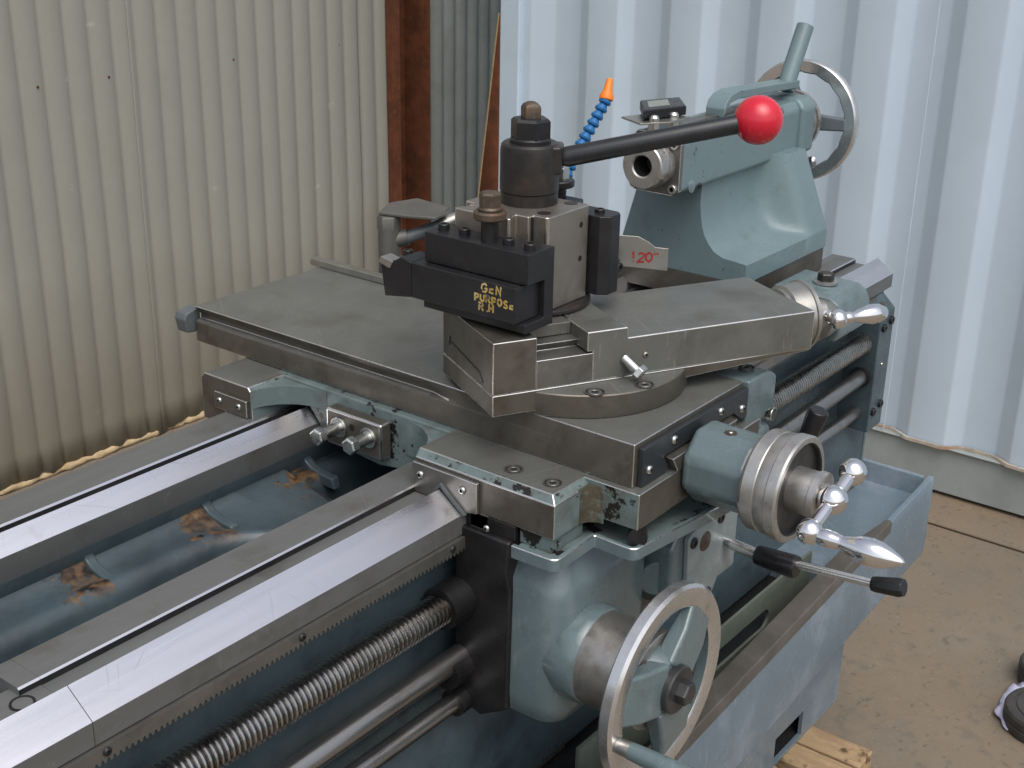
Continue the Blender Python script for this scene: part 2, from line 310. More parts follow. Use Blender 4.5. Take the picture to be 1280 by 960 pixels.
def hexbolt(pos, dr, af, hh, parent, m='zinc', name='hex_bolt', shank=0., roll=.2, washer=None):
    """hex head of across-corner radius af starting at pos; shank runs backwards"""
    b = MB(); b.lathe((0, 0, 0), (0, 0, 1), [(0, af), (hh*.82, af), (hh, af*.84)], 6)
    if shank: b.cyl((0, 0, .5), (0, 0, -shank), af*.52, n=18)
    me = b.mesh(name, [m]); o = place(name, me, pos, dr, parent, roll)
    return o

# ================================================================== ground
g = MB(); GZ = -950
g.add([(-30000, -30000, GZ), (30000, -30000, GZ), (30000, 30000, GZ), (-30000, 30000, GZ)], [(0, 1, 2, 3)])
struct(g.obj('ground', 'concrete'))
# a low step of poured concrete along the container
b = MB(); b.prism([(1856, GZ+2), (1857, GZ+8), (1862, GZ+10), (2200, GZ+10), (2200, GZ+2)], 'y', -3000, 1760)
struct(b.obj('concrete_apron', 'concrete', bevel=3))

# ================================================================== shed wall of corrugated sheets
SY = 2086
shed = thing('corrugated_shed', (1200, SY, GZ), 'beige corrugated metal shed wall behind the lathe bed', 'shed wall')
PITCH = 62.6
def corr(x0, x1, y, z0, z1, amp, pitch, phase, ax, m, name, parent, ragged=0., seg=12, bend=0.):
    b = MB(); n = int((x1-x0)/pitch*seg); zs = [z0+(z1-z0)*t for t in (0, .02, .05, .09, .15, .25, .45, 1)]
    vs = []
    for j, z in enumerate(zs):
        for i in range(n+1):
            x = x0+(x1-x0)*i/n; s = abs(math.sin(math.pi*(x-phase)/pitch))**.62; yy = y+amp*(1-2*s)
            zz = z
            if ragged and j < 4:
                q = mnoise.noise(Vector((x*.013, 1.7, 0)))+.5*mnoise.noise(Vector((x*.05, 4.1, 0)))
                zz += (q*ragged) if j == 0 else 0
                yy += (mnoise.noise(Vector((x*.012, z*.01, 3)))*ragged*.5)*(1-j/4)
            yy += bend*mnoise.noise(Vector((x*.004, zz*.003, 9)))
            vs.append((x, yy, zz) if ax == 'x' else (yy, x, zz))
    fs = [(j*(n+1)+i, j*(n+1)+i+1, (j+1)*(n+1)+i+1, (j+1)*(n+1)+i) for j in range(len(zs)-1) for i in range(n)]
    b.add(vs, fs); o = b.obj(name, m, parent, ang=80)
    sd = o.modifiers.new('thick', 'SOLIDIFY'); sd.thickness = .0012; sd.offset = 0
    return o
x = -1180.0; i = 0
while x < 1936:
    x1 = min(x+PITCH*12, 1937)
    corr(x-(14 if i else 0), x1, SY-(1.6 if i % 2 else 0), GZ+13, 2600, 4.8, PITCH, 770, 'x', 'shed_sheet', 'sheet', shed, 16, bend=5)
    x = x1; i += 1
b = MB()       # crumbling foam strip along the foot of the sheets
P = []
for i in range(260):
    xx = -1180+i*12; q = mnoise.noise(Vector((xx*.02, 0, 0))); P.append((xx, SY+1+4*q, GZ+8+7*mnoise.noise(Vector((xx*.03, 5, 0)))))
b.tube(P, [max(2, 8+9*mnoise.noise(Vector((p[0]*.035, 8, 0)))+4*mnoise.noise(Vector((p[0]*.11, 2, 0)))) for p in P], 8); b.obj('foam_strip', 'foam', shed, ang=60)
for px, pz in ((810+187.5*k, -28) for k in range(-2, 6)):
    me = shared('nail', lambda: m_button().mesh('roofing_nail', ['rust', 'hole_dark'])); place('roofing_nail', me, (px, SY-5, pz), (0, -1, 0), shed, 0, 3.2)
# rusty steel column at the end of the shed
c = thing('steel_column', (2020, SY-10, GZ), 'rusty red brown steel column at the end of the beige shed wall', 'column')
b = MB(); b.box(1946, 2107, SY+72, SY+80, GZ, 2600); b.obj('web', 'rust', c, bevel=1)
b = MB(); b.box(1944, 1952, SY-22, SY+72, GZ, 2600); b.obj('flange', 'rust', c, bevel=1)
b = MB(); b.box(1952, 1976, SY-22, SY-14, GZ, 2600); b.obj('lip', 'rust', c, bevel=1)
b = MB(); b.box(2098, 2107, SY-22, SY+72, GZ, 2600); b.obj('flange', 'rust', c, bevel=1)
# sheeting set in the gap between shed and container
gsh = thing('gap_sheeting', (2260, SY, GZ), 'grey green corrugated sheeting between rusty column and container', 'wall sheet')
corr(2107, 2520, SY+30, GZ+5, 2600, 10, 55, 2120, 'x', 'inner_sheet', 'sheet', gsh, 6)
fl = thing('rusty_flashing', (1976, 1760, GZ), 'narrow rusty brown sheet leaning beside the container edge', 'metal sheet')
b = MB(); b.add([(1976, 1703, GZ), (1976, 1838, GZ), (1976, 1706, 70), (1976, 1703, 70)], [(0, 1, 2, 3)]); o = b.obj('sheet', 'rust', fl)
sd = o.modifiers.new('thick', 'SOLIDIFY'); sd.thickness = .004; sd.offset = 0
b = MB(); b.tube([(1974, 1838, GZ), (1974, 1772, -440), (1974, 1706, 70)], 2.6, 8); b.obj('edge_cord', 'rope_fill', fl)

# ================================================================== shipping container
CX = 1990; CY1 = 1702
cont = thing('shipping_container', (CX+300, 400, GZ), 'pale blue grey shipping container side with rusty lower edge', 'container')
pitch = 242.; prof = []; y = CY1-120
b = MB(); Y0 = -3200; pts = [(CX-2, CY1-66), (CX-2, CY1-92)]
while y > Y0:
    pts += [(CX+25, y-34), (CX+25, y-34-80), (CX-2, y-34-80-40), (CX-2, y-34-80-40-88)]; y -= pitch
vs = []; zs = [-812, -790, -500, 1550]
for z in zs: vs += [(p[0], p[1], z) for p in pts]
n = len(pts); b.add(vs, [(j*n+i, j*n+i+1, (j+1)*n+i+1, (j+1)*n+i) for j in range(len(zs)-1) for i in range(n-1)])
o = b.obj('side_panel', 'container_paint', cont, ang=89); 
for e in o.data.edges: e.use_edge_sharp = False
bv = o.modifiers.new('bevel', 'BEVEL'); bv.width = .004; bv.segments = 2; bv.limit_method = 'ANGLE'; bv.angle_limit = math.radians(12)
b = MB(); b.box(CX-18, CX+60, CY1-66, CY1, GZ+20, 1560); b.obj('corner_post', 'container_paint', cont, bevel=5)
b = MB(); b.prism([(CX+6, GZ+20), (CX+6, -822), (CX-4, -816), (CX-4, -812.5), (CX+60, -812.5), (CX+60, GZ+20)], 'y', Y0, CY1-66); b.obj('bottom_rail', 'container_rail', cont, bevel=2)
b = MB(); vs = []; ln = []
for i in range(420):
    yy = CY1-70-i*11.4; k = ((CY1-120-34-yy) % pitch); off = (25 if 0 <= k < 80 else 25-27*(k-80)/40 if k < 120 else -2 if k < 208 else -2+27*(k-208)/34)
    ln.append((CX+off-8-2*mnoise.noise(Vector((yy*.02, 0, 0))), yy, -810+2.5*mnoise.noise(Vector((yy*.015, 3, 0)))))
b.sweep(ln, [(-5, -3), (5, -3), (4, 4), (-3, 4)]); b.obj('weld_lip', 'rust_lip', cont)
b = MB(); b.tube([(CX-1.8, 520, z) for z in (-806, -300, 300, 1545)], 1.3, 8); b.obj('weld_seam', 'container_paint', cont)
b = MB(); b.box(CX-10, CX+60, Y0, CY1-66, 1552, 1640); b.obj('top_rail', 'container_paint', cont, bevel=3)
b = MB(); b.box(CX+55, CX+2400, Y0, CY1-4, GZ+40, 1600); b.obj('body', 'container_paint', cont)

# ================================================================== lathe: bed, ways, screws, tray, stand
lathe = thing('lathe', (200, 300, -820), 'blue grey lathe bed with bright ground ways, leadscrew, chip tray and stand', 'lathe')
XL, XR = -900, 925
# front way: profile in (y, z); materials 0 dull rail, 1 ground vee face
fp = [(141, -89), (167, -70), (178, -84.5), (200.5, -84.5), (200.8, -79.4), (202.4, -78), (238, -78), (238, -128), (205, -140), (176, -128), (165, -109), (141, -109)]
fm = [1, 1, 0, 3, 1, 0, 0, 2, 2, 0, 0, 0]  # step riser coloured black to stand for the shadow line along the step
b = MB(); b.prism(fp, 'x', -470, XR, fm); fw = b.obj('front_way', ['rail_flat', 'ground_steel', 'paint_dark', 'black_oil_shade'], lathe)
fp2 = [(141, -89), (167, -70), (180, -84), (214, -84), (214, -128), (190, -140), (176, -128), (165, -109), (141, -109)]
b = MB(); b.prism(fp2, 'x', XL, -470.6, [1, 1, 0, 0, 0, 2, 2, 0, 0]); fe = MB(); fe.prism([(200.8, -84), (200.8, -79.4), (202.4, -78), (238, -78), (238, -128), (216, -128), (216, -84)], 'x', -488, -470.2, [3, 1, 0, 0, 0, 0, 0]); fe.obj('way_end', ['rail_flat', 'ground_steel', 'paint_dark', 'black_oil_shade'], lathe)
gi = b.obj('gap_insert', ['rail_flat', 'ground_steel', 'paint_dark'], lathe)
b = MB(); b.lathe((-492, 191, -84.5), (0, 0, 1), [(.9, 7.2), (1.5, 8.2), (1.5, 9.2), (.4, 9.4)], 24, 0, caps=False); b.lathe((-492, 191, -83.4), (0, 0, 1), [(0, 7.2), (.01, .1)], 24, 1, caps=False); b.obj('plug', ['hole_dark', 'rail_flat'], gi)
rp = [(387, -85), (402, -70), (412, -84.5), (426.6, -84.5), (427, -79.6), (429, -78), (471, -78), (471, -140), (440, -150), (400, -140), (387, -109)]
b = MB(); b.prism(rp, 'x', XL, XR, [1, 1, 0, 3, 1, 0, 0, 2, 2, 2, 0]); b.obj('rear_way', ['rail_flat', 'ground_steel', 'paint_dark', 'black_oil_shade'], lathe)  # rear step riser blackened as well, a painted shadow line
# rack
b = MB(); b.box(XL, XR-60, 137, 152, -121, -110.2); n = 0; x = XL
while x < XR-64:
    b.prism([(x+.4, -121), (x+1.3, -124), (x+3.2, -124), (x+4.1, -121)], 'y', 137, 151.5); x += 5.2
b.obj('rack', 'steel', lathe)
for xx in range(-800, 850, 190): screw((xx-44, 137, -115.5), (0, -1, 0), 3.6, lathe, 'black_oxide', 'rack_screw')
# painted front web of the bed
b = MB(); b.prism([(176, -128), (168, -150), (172, -300), (150, -340), (150, -470), (200, -470), (200, -128)], 'x', XL, XR-8); b.obj('bed_front', 'paint_dark', lathe, bevel=8, seg=3)
# inside of the bed: recessed bays above a rounded ledge, ribs between the bays
b = MB(); secs = []
base = [(448, -111), (398, -111), (396, -124), (389, -132), (374, -136), (358, -132), (349, -134.5), (344, -147), (338, -300), (300, -338), (200, -338), (200, -346), (470, -346), (470, -112)]
for xx in [XL, -500, -300, -190, -176, -160, -145, -130, -115, -100, -60, -52, -50, 200, 500, XR-8]:
    k = 0 if xx < -190 else min(1, (xx+190)/90.)**1.3 if xx < -51 else -.35
    secs.append([(xx, p[0]-(k*62 if 2 < q < 9 else 0)*(1 if q > 3 else .4), p[1]-(k*10 if 3 < q < 8 and k > 0 else 0)) for q, p in enumerate(base)])
n = len(base); b.add([p for q in secs for p in q], [(j*n+k, j*n+(k+1) % n, (j+1)*n+(k+1) % n, (j+1)*n+k) for j in range(len(secs)-1) for k in range(n)]+[tuple(range(n-1, -1, -1)), tuple((len(secs)-1)*n+k for k in range(n))])
b.obj('bed_inside', 'bed_rusty', lathe, ang=60)
for xc in (-575, -437.5, -300, -162.5, -25, 112, 387, 525, 662, 800):
    b = MB(); b.prism([(399, -110.2), (394.5, -111), (391, -124), (384, -129.5), (368, -132.6), (352, -133.4), (348, -146), (399, -146)], 'x', xc, xc+11); b.obj('bed_rib', 'bed_paint', lathe, bevel=4.5, seg=4)
for xc in (-372, 700):
    b = MB(); b.prism([(204, -132), (236, -140), (378, -256), (378, -300), (204, -300)], 'x', xc, xc+42); b.obj('cross_rib', 'bed_rusty', lathe, bevel=6, seg=3)
b = MB(); b.box(XR-8, XR-1, 150, 470, -470, -112); b.obj('bed_end', 'paint', lathe, bevel=2)
# leadscrew: real helical thread
def thread(name, cy, cz, x0, x1, r, depth, pitch, m, n=24):
    b = MB(); prof = [(0, r-depth), (.28, r-depth), (.42, r), (.76, r), (.90, r-depth)]; vs = []; turns = int((x1-x0)/pitch)
    npf = len(prof); cols = turns*n+1
    for i in range(cols):
        a = 2*math.pi*i/n; bx = x0+pitch*i/n
        for h, rr in prof: vs.append((bx+h*pitch, cy+rr*math.sin(a), cz+rr*math.cos(a)))
    fs = []; ms = []
    for i in range(cols-1):
        for k in range(npf-1): fs.append((i*npf+k, (i+1)*npf+k, (i+1)*npf+k+1, i*npf+k+1)); ms.append(1 if k == 0 else 0)
        if i+n+1 < cols: fs.append((i*npf+npf-1, (i+1)*npf+npf-1, (i+1+n)*npf, (i+n)*npf)); ms.append(1)
    b.add(vs, fs, ms); return b.obj(name, [m, 'black_oil_shade'], lathe, ang=25)
thread('leadscrew', 144, -177, -640, 858, 15.5, 2.5, 5.6, 'thread_steel')
b = MB(); b.cyl((-700, 143, -249), (862, 141, -229), 11.5, n=32); b.obj('feed_rod', 'rod_steel', lathe)
b = MB(); b.cyl((-700, 142, -291), (862, 142, -286), 9.5, n=32); b.obj('control_rod', 'rod_steel', lathe)
# end bracket
eb = MB(); eb.prism([(200, -110), (141.5, -110.5), (121, -130), (121, -314), (200, -314)], 'x', 850, 899); eb = eb.obj('end_bracket', 'paint_dark', lathe, bevel=2, edge=None)
for (xx, z) in ((862, -152), (886, -146), (860, -283), (884, -277)): capscrew((xx, 123, z), (0, -1, 0), 6.2, eb, 'black_oxide')
screw((874, 121, -212), (0, -1, 0), 3, eb, 'zinc', 'pin')
b = MB(); b.lathe((848, 141, -229), (1, 0, 0), [(-3, 12), (-3, 15), (3, 15)], 28); b.obj('collar', 'black_oxide', eb)
b = MB(); b.lathe((872, 131, -121.5), (0, -.69, .72), [(0, 5), (.8, 5), (.8, .1)], 18, caps=False); b.obj('plugged_hole', 'rust_bolt', eb)

# ---------------- chip tray
def tray_y(x): return 11+(x-235)*(45-11)/715.
xs = [-700, -300, 100, 500, 640, 770, 935]
fr = [(x, tray_y(x), -400) for x in xs]
b = MB()
# front rim with flat oily top, lip and raking face
secs = []
for x in xs+[951]:
    y0 = tray_y(x); secs.append([(x, y0+(27 if x < 650 else 9), -400), (x, y0+1, -400), (x, y0, -402), (x, y0, -418), (x, y0-.6, -420), (x, y0-.6, -528), (x, y0+8, -540), (x, 135, -674), (x, 150, -674), (x, y0+(27 if x < 650 else 9), -540)])
vs = [p for s_ in secs for p in s_]; n = 10
fs = []; ms = []
for j in range(len(secs)-1):
    for k in range(n): fs.append((j*n+k, j*n+(k+1) % n, (j+1)*n+(k+1) % n, (j+1)*n+k)); ms.append(1 if k in (0, 1, 2) and j < 5 else 0)
fs += [tuple(range(n)), tuple((len(secs)-1)*n+k for k in range(n))]; ms += [0, 0]
b.add(vs, fs, ms); tray = b.obj('chip_tray_front', ['tray_paint', 'tray_rim'], lathe, bevel=1.5)
b = MB(); b.prism([(943, -402), (951, -402), (951, -540), (930, -540), (930, -434), (935, -432)], 'y', 60, 640); b.obj('chip_tray_end', 'tray_paint', lathe, bevel=2)
b = MB(); b.box(640, 940, 58, 640, -440, -432); b.obj('chip_tray_floor', 'tray_paint', lathe)
b = MB(); b.add([(-700, 40, -470), (640, 40, -470), (640, 640, -470), (-700, 640, -470)], [(0, 1, 2, 3)]); b.obj('pan_floor', 'black_oil_shade', lathe)
b = MB(); b.box(632, 640, 60, 640, -470, -432); b.obj('pan_step', 'tray_paint', lathe, bevel=1)
# chip pan: panel with handle slot
def slot_panel(x0, x1, z0, z1, sx0, sx1, sz0, sz1, yy):
    b = MB(); r = (sz1-sz0)/2; arc = [(sx1-r+r*math.cos(a), (sz0+sz1)/2+r*math.sin(a)) for a in [math.pi/2-math.pi*i/10 for i in range(11)]]
    arc += [(sx0+r-r*math.cos(a), (sz0+sz1)/2-r*math.sin(a)) for a in [math.pi/2-math.pi*i/10 for i in range(11)]]
    out = []
    for (px, pz) in arc:
        cx, cz = (sx0+sx1)/2, (sz0+sz1)/2; dx, dz = px-cx, pz-cz
        tx = ((x1 if dx > 0 else x0)-cx)/dx if abs(dx) > 1e-6 else 1e9; tz = ((z1 if dz > 0 else z0)-cz)/dz if abs(dz) > 1e-6 else 1e9
        out.append((cx+dx*min(tx, tz), cz+dz*min(tx, tz)))
    # snap to the corners
    for cxn, czn in ((x0, z0), (x1, z0), (x0, z1), (x1, z1)):
        k = min(range(len(out)), key=lambda i: abs(out[i][0]-cxn)+abs(out[i][1]-czn)); out[k] = (cxn, czn)
    n = len(arc); vs = [(p[0], yy, p[1]) for p in arc+out]+[(p[0], yy+4, p[1]) for p in arc+out]
    fs = [(i, (i+1) % n, n+(i+1) % n, n+i) for i in range(n)]+[(2*n+i, 3*n+i, 3*n+(i+1) % n, 2*n+(i+1) % n) for i in range(n)]
    fs += [(i, 2*n+i, 2*n+(i+1) % n, (i+1) % n) for i in range(n)]+[(n+i, n+(i+1) % n, 3*n+(i+1) % n, 3*n+i) for i in range(n)]
    b.add(vs, fs); return b
slot_panel(60, 612, -470, -398, 250, 494, -456, -428, 84).obj('chip_pan_panel', 'pan_green', lathe, ang=30)
b = MB(); b.box(66, 120, 200, 262, -462, -458); b.box(30, 130, 150, 270, -468, -462); b.obj('pan_lid', 'steel_brown', lathe)
# ---------------- stand
b = MB(); hole = [(770, -768), (770, -813), (676, -813), (676, -768)]; outr = [(904, -660), (904, -820), (480, -820), (480, -660)]
vs = [(p[0], y, p[1]) for y in (135, 141) for p in hole+outr]
b.add(vs, [(i+4, (i+1) % 4+4, (i+1) % 4, i) for i in range(4)]+[(8+i, 8+(i+1) % 4, 12+(i+1) % 4, 12+i) for i in range(4)]+[(i, (i+1) % 4, 8+(i+1) % 4, 8+i) for i in range(4)])
b.prism([(904, 135), (911, 138), (916, 147), (916, 640), (909, 640), (909, 150), (904, 141)], 'z', -820, -660)
b.box(480, 909, 634, 640, -820, -660); b.box(480, 487, 141, 634, -820, -660); 
b.obj('stand', 'tray_paint', lathe, ang=30)
b = MB(); b.box(488, 900, 180, 186, -816, -690); b.box(488, 900, 142, 179, -819, -815); b.obj('opening_shade_panel', 'hole_dark', lathe)  # added black panel and floor that paint the shade inside the opening

# ================================================================== carriage: saddle, apron, cross slide, feed controls
car = thing('carriage', (100, 200, -290), 'lathe carriage with steel cross slide, blue grey apron and chrome crank', 'carriage')
EDGE = 'worn_edge'
# --- cross slide
b = MB(); secs = []
for yy, k in ((0, 0), (200, 0), (216, .35), (240, 1), (586, 1)):
    secs.append([(0, yy, -42), (0, yy, -19), (1.5*k, yy, -17.5), (8.5*k, yy, -16), (8.5*k, yy, -11), (0, yy, -1.2 if k else -1), (0, yy, 0), (212, yy, 0), (212, yy, -42)])
n = 9; b.add([p for q in secs for p in q], [(j*n+k, j*n+(k+1) % n, (j+1)*n+(k+1) % n, (j+1)*n+k) for j in range(4) for k in range(n)]+[tuple(range(n-1, -1, -1)), tuple(4*n+k for k in range(n))])
cs = b.obj('cross_slide', ['steel_flat'], car, bevel=1.2, edge=EDGE, blim=50)
# faces on the sides are browner than the top
def side_mats(o, m_side, top=(0, 0, 1)):
    me = o.data; me.materials.append(MATS[m_side]); k = len(me.materials)-1
    for p in me.polygons:
        if p.normal.z < .97: p.material_index = k
    for md in o.modifiers:
        if md.type == 'BEVEL' and md.material >= 0: pass
side_mats(cs, 'steel_brown')
b = MB(); b.prism([(-13, -15), (-10, -8), (4, -5), (10, -5), (10, -33), (-10, -31)], 'y', 588, 606); b.obj('end_wiper', 'rubber_grey', cs, bevel=2)
b = MB(); b.box(194, 206, 330, 600, .3, 9); b.obj('guide_bar', 'tin', cs, bevel=1)
# black wiper plate on the front of the slide, cut around the dovetail
b = MB(); b.prism([(6, -5), (200, -5), (200, -36), (188, -36), (170, -24), (42, -24), (52, -38), (46, -42), (6, -42)], 'y', -6, -.2); wp = b.obj('front_plate', 'black_plate', cs, bevel=.8)
for p in ((17, -6, -28), (58, -6, -13), (143, -6, -13), (186, -6, -24)): screw(p, (0, -1, 0), 4.3, wp)
# --- saddle
sad = MB(); sad.prism([(46, -26.5), (57, -42.5), (155, -42.5), (166, -26.5)], 'y', -13, 30); sad = sad.obj('saddle_dovetail', 'steel_brown', car, bevel=.8, edge=EDGE)
# front block below the slide
b = MB(); b.box(-7, 216, -12, 190, -78, -42.6, [1, 0, 2, 0, 1, 2]); b.obj('saddle_front', ['steel_flat', 'paint_chipped', 'steel_brown'], car, bevel=1, edge=EDGE)
# front wing
b = MB()
zt, zb = -42.4, -84
b.add([(-60, 41, zb), (10, 41, zb), (10, 203, zb), (-60, 203, zb), (-60, 41, -50), (10, 41, -50), (10, 203, -50), (-60, 203, -50), (-54, 48, zt), (10, 48, zt), (10, 203, zt), (-54, 203, zt)],
      [(3, 2, 1, 0), (0, 1, 5, 4), (1, 2, 6, 5), (2, 3, 7, 6), (3, 0, 4, 7), (4, 5, 9, 8), (5, 6, 10, 9), (6, 7, 11, 10), (7, 4, 8, 11), (8, 9, 10, 11)], [2, 1, 1, 1, 2, 1, 1, 1, 1, 0])
fwg = b.obj('front_wing', ['steel_flat', 'paint_chipped', 'steel_brown'], car, bevel=1., edge=EDGE)
for p in ((-36, 105, -42.4), (-36, 61, -42.4)): cbore(p, (0, 0, 1), 8.5, fwg)
b = MB(); b.prism([(-6.9, 41.2)]+[(-6.9-17*(1-math.sin(a)), 41.2-17*(1-math.cos(a))) for a in [math.pi/2*k/8 for k in range(9)]], 'z', -83, -47); b.obj('grease_build_up', 'grease', fwg, ang=60)
# bridge between the wings, hollowed round the rear vee
b = MB(); b.prism([(186, -42.8), (450, -42.8), (450, -70), (416, -70), (402, -66.5), (386, -84), (380, -100), (300, -108), (240, -100), (186, -90)], 'x', -8, 216, 0); br = b.obj('saddle_bridge', 'paint_chipped', car, bevel=2.5, seg=3)
for (ya, yb) in ((203, 262), (433, 372)):
    pl = [(-8.5, yb)]+[(-8.5-50*(1-math.sin(a)), ya+(yb-ya)*(1-math.cos(a))) for a in [math.pi/2-math.pi/2*i/8 for i in range(1, 9)]]+[(-8.5, ya)]
    b = MB(); b.prism(pl, 'z', -84 if ya < 300 else -66, -46); b.obj('corner_fillet', 'paint_chipped', br, ang=50)
# rear wing
b = MB(); b.prism([(433, -84), (433, -49), (438, -43), (506, -43), (512, -49), (512, -97), (474, -97), (474, -77.4), (448, -77.4), (440, -84)], 'x', -57, 216, [1, 1, 0, 0, 1, 2, 2, 2, 2, 2], 2); rw = b.obj('rear_wing', ['steel_flat', 'paint_chipped', 'steel_brown'], car, bevel=1.2, edge=EDGE)
b = MB(); b.box(-60.5, -57.2, 438, 488, -77, -58); rwp = b.obj('way_wiper', 'steel_brown', rw, bevel=.8, edge=EDGE)
for p in ((-60.5, 480, -67), (-60.5, 450, -66.5)): screw(p, (-1, 0, 0), 3.6, rwp)
# front way wiper, cut to the vee
b = MB(); b.prism([(203, -53), (125, -53), (125, -84), (141, -87), (167, -67), (182, -83), (203, -83)], 'x', -64.5, -60.3); fwp = b.obj('way_wiper', 'steel', fwg, bevel=.8, edge=EDGE)
b = MB(); b.sweep([(-65, 138, -89), (-65, 167, -66.2), (-65, 180, -80)], [(-1.4, -2.2), (1.4, -2.2), (1.4, 2.2), (-1.4, 2.2)], up=(1, 0, 0)); b.obj('wiper_rubber', 'rubber_grey', fwp)
for p in ((-64.5, 193, -64), (-64.5, 142, -64.5)): screw(p, (-1, 0, 0), 4.0, fwp)
b = MB(); b.box(-60, -52, 115, 136, -112, -84.2); kp = b.obj('keep_plate', 'steel_brown', fwg, bevel=.8)
# carriage lock block with two hex bolts
b = MB(); b.box(-24, -8.2, 281, 358, -93, -53); lk = b.obj('lock_block', 'steel_brown', car, bevel=2.5, edge=EDGE)
for (yy, zz, ln) in ((338, -70, 26), (297, -70, 22)):
    b = MB(); b.lathe((-24, yy, zz), (-1, 0, 0), [(0, 11), (3, 11), (3, 6.5), (ln, 6.5)], 22); b.lathe((-24-ln, yy, zz), (-1, 0, 0), [(0, 9.2), (8, 9.2), (9.5, 7.6)], 6, a0=.25); b.obj('lock_bolt', 'zinc', lk, bevel=.5)
b = MB(); b.lathe((-23.9, 321, -66), (-1, 0, 0), [(0, 3.6), (.4, 3.6), (.4, .1)], 16, caps=False); b.obj('tapped_hole', 'hole_dark', lk)
# horn at the right of the slide
b = MB(); b.prism([(196, -7), (196, 1.5), (236, 1.5), (247, -3), (256, -9), (256, -46), (231, -46), (231, -62), (197, -60)], 'y', -7, 34); hn = b.obj('saddle_horn', 'paint', car, bevel=3, seg=3)
cbore((228, 14, 1.6), (0, 0, 1), 8, hn, 'dial_steel')
b = MB(); b.box(216, 268, 35, 200, -84, -44); b.obj('saddle_right_wing', 'paint', car, bevel=3)
b = MB(); b.tube([(254, -2, -52), (254, -9, -52)], 7.5, 20); b.obj('pivot_pin', 'zinc', hn, bevel=1)
b = MB(); b.prism([(200, -64), (262, -64), (262, -120), (200, -120)], 'y', -4, 40); b.obj('apron_shoulder', 'paint', car, bevel=8, seg=3)

# --- cross feed: octagonal housing, dial, ball crank
AX, AZ = 97, -44
b = MB(); b.lathe((AX, -12.5, AZ), (0, -1, 0), [(0, 40), (64, 39)], 8, a0=math.pi/8); cf = b.obj('cross_feed_housing', 'paint', car, bevel=7, seg=4, blim=20)
b = MB(); b.lathe((AX-4, -44, AZ+36.2), (0, 0, 1), [(0, 6), (.7, 6), (1.2, 3.6)], 18, 0); b.lathe((AX-4, -44, AZ+37.2), (0, 0, 1), [(0, 2.6), (.8, 2.0)], 14, 1); b.obj('oil_nipple', ['rust_bolt', 'zinc'], cf)
b = MB(); b.lathe((AX, -77, AZ), (0, -1, 0), [(0, 30), (0, 45.5), (3, 47.4), (14, 47.4), (15, 46.8), (16, 47.4), (26, 48.6), (27, 49.6), (36, 49.8), (38, 48.2), (38, 43.5), (36.5, 42.5), (33, 42), (32.5, 20)], 72, [0]*10+[1]*3, caps=False); dl = b.obj('feed_dial', ['dial_steel', 'dial_face'], cf, ang=25)
b = MB(); b.lathe((AX, -100, AZ), (0, -1, 0), [(0, 21), (30, 21), (31, 22.5), (37, 22.5), (38, 20), (38, 13), (48, 13)], 40); hb = b.obj('hub', 'dial_steel', cf, ang=25)
CRANK = Vector((AX-12, -152, AZ+8)); U = Vector((75, 0, 25)).normalized()
c0 = Vector((88, -150, -39)); c1 = c0+U*40; c2 = c0-U*44
crank = MB(); crank.ball(c0, 13.5, 32, d=(0, -1, 0)); crank.tube([c0, c1], [6.4, 6.4], 20); crank.tube([c0, c2], [6.0, 6.4], 20); crank.ball(c1, 12.5, 32); crank.ball(c2, 11.5, 32)
ck = crank.obj('ball_crank', 'chrome', cf, ang=30)
b = MB(); gp = [(0, 6.6), (5, 7.4), (9, 8.0), (14, 7.6), (20, 6.4), (23, 6.3), (31, 9), (39, 11.4), (47, 12.2), (55, 11.4), (63, 8.8), (70, 5.6), (75, 3.0), (77, .5)]
b.lathe(c2+Vector((0, -7, -1)), (0.05, -1, -.02), gp, 32); b.obj('crank_handle', 'chrome', ck, ang=60)

# --- apron
ap = MB()
def rrect(x0, x1, y0, y1, r, n=6):
    out = []
    for cx, cy, a0 in ((x1-r, y1-r, 0), (x0+r, y1-r, 90), (x0+r, y0+r, 180), (x1-r, y0+r, 270)):
        out += [(cx+r*math.cos(math.radians(a0+90*i/n)), cy+r*math.sin(math.radians(a0+90*i/n))) for i in range(n+1)]
    return out
ring = lambda zz, x0, x1, y0, y1, r: [(p[0], p[1], zz) for p in rrect(x0, x1, y0, y1, r)]
lv = [ring(-288, -52, 90, 42, 150, 22), ring(-280, -59, 96, 34, 150, 24), ring(-262, -61, 98, 30, 150, 26), ring(-150, -61, 98, 30, 150, 26), ring(-138, -58, 96, 33, 150, 24), ring(-122, -44, 92, 42, 150, 16), ring(-104, -38, 92, 44, 150, 16)]
n = len(lv[0]); ap.add([p for l_ in lv for p in l_], [(j*n+k, j*n+(k+1) % n, (j+1)*n+(k+1) % n, (j+1)*n+k) for j in range(len(lv)-1) for k in range(n)]+[tuple(range(n-1, -1, -1)), tuple((len(lv)-1)*n+k for k in range(n))])
apo = ap.obj('apron', 'paint', car, ang=50)
b = MB(); b.prism([(86, -100), (150, -100), (150, -290), (118, -300), (86, -280), (84, -150), (88, -132)], 'x', -66, -50); sp = b.obj('side_plate', 'black_oil_shade', apo, bevel=3, seg=3)
screw((-66, 112, -94+1), (-1, 0, 0), 3.4, sp)
b = MB(); b.box(-60, -44, 84, 150, -100, -84.5); b.obj('shim_plate', 'black_oil_shade', apo, bevel=1)
b = MB(); b.cyl((-95, 144, -177), (-60, 144, -177), 21, n=32); b.obj('screw_boot', 'black_oil_shade', apo)
b = MB(); b.cyl((-90, 142, -250), (-60, 142, -250), 17, n=32); b.cyl((-78, 142, -290), (-60, 142, -290), 14, n=28); b.obj('rod_boot', 'black_oil_shade', apo)
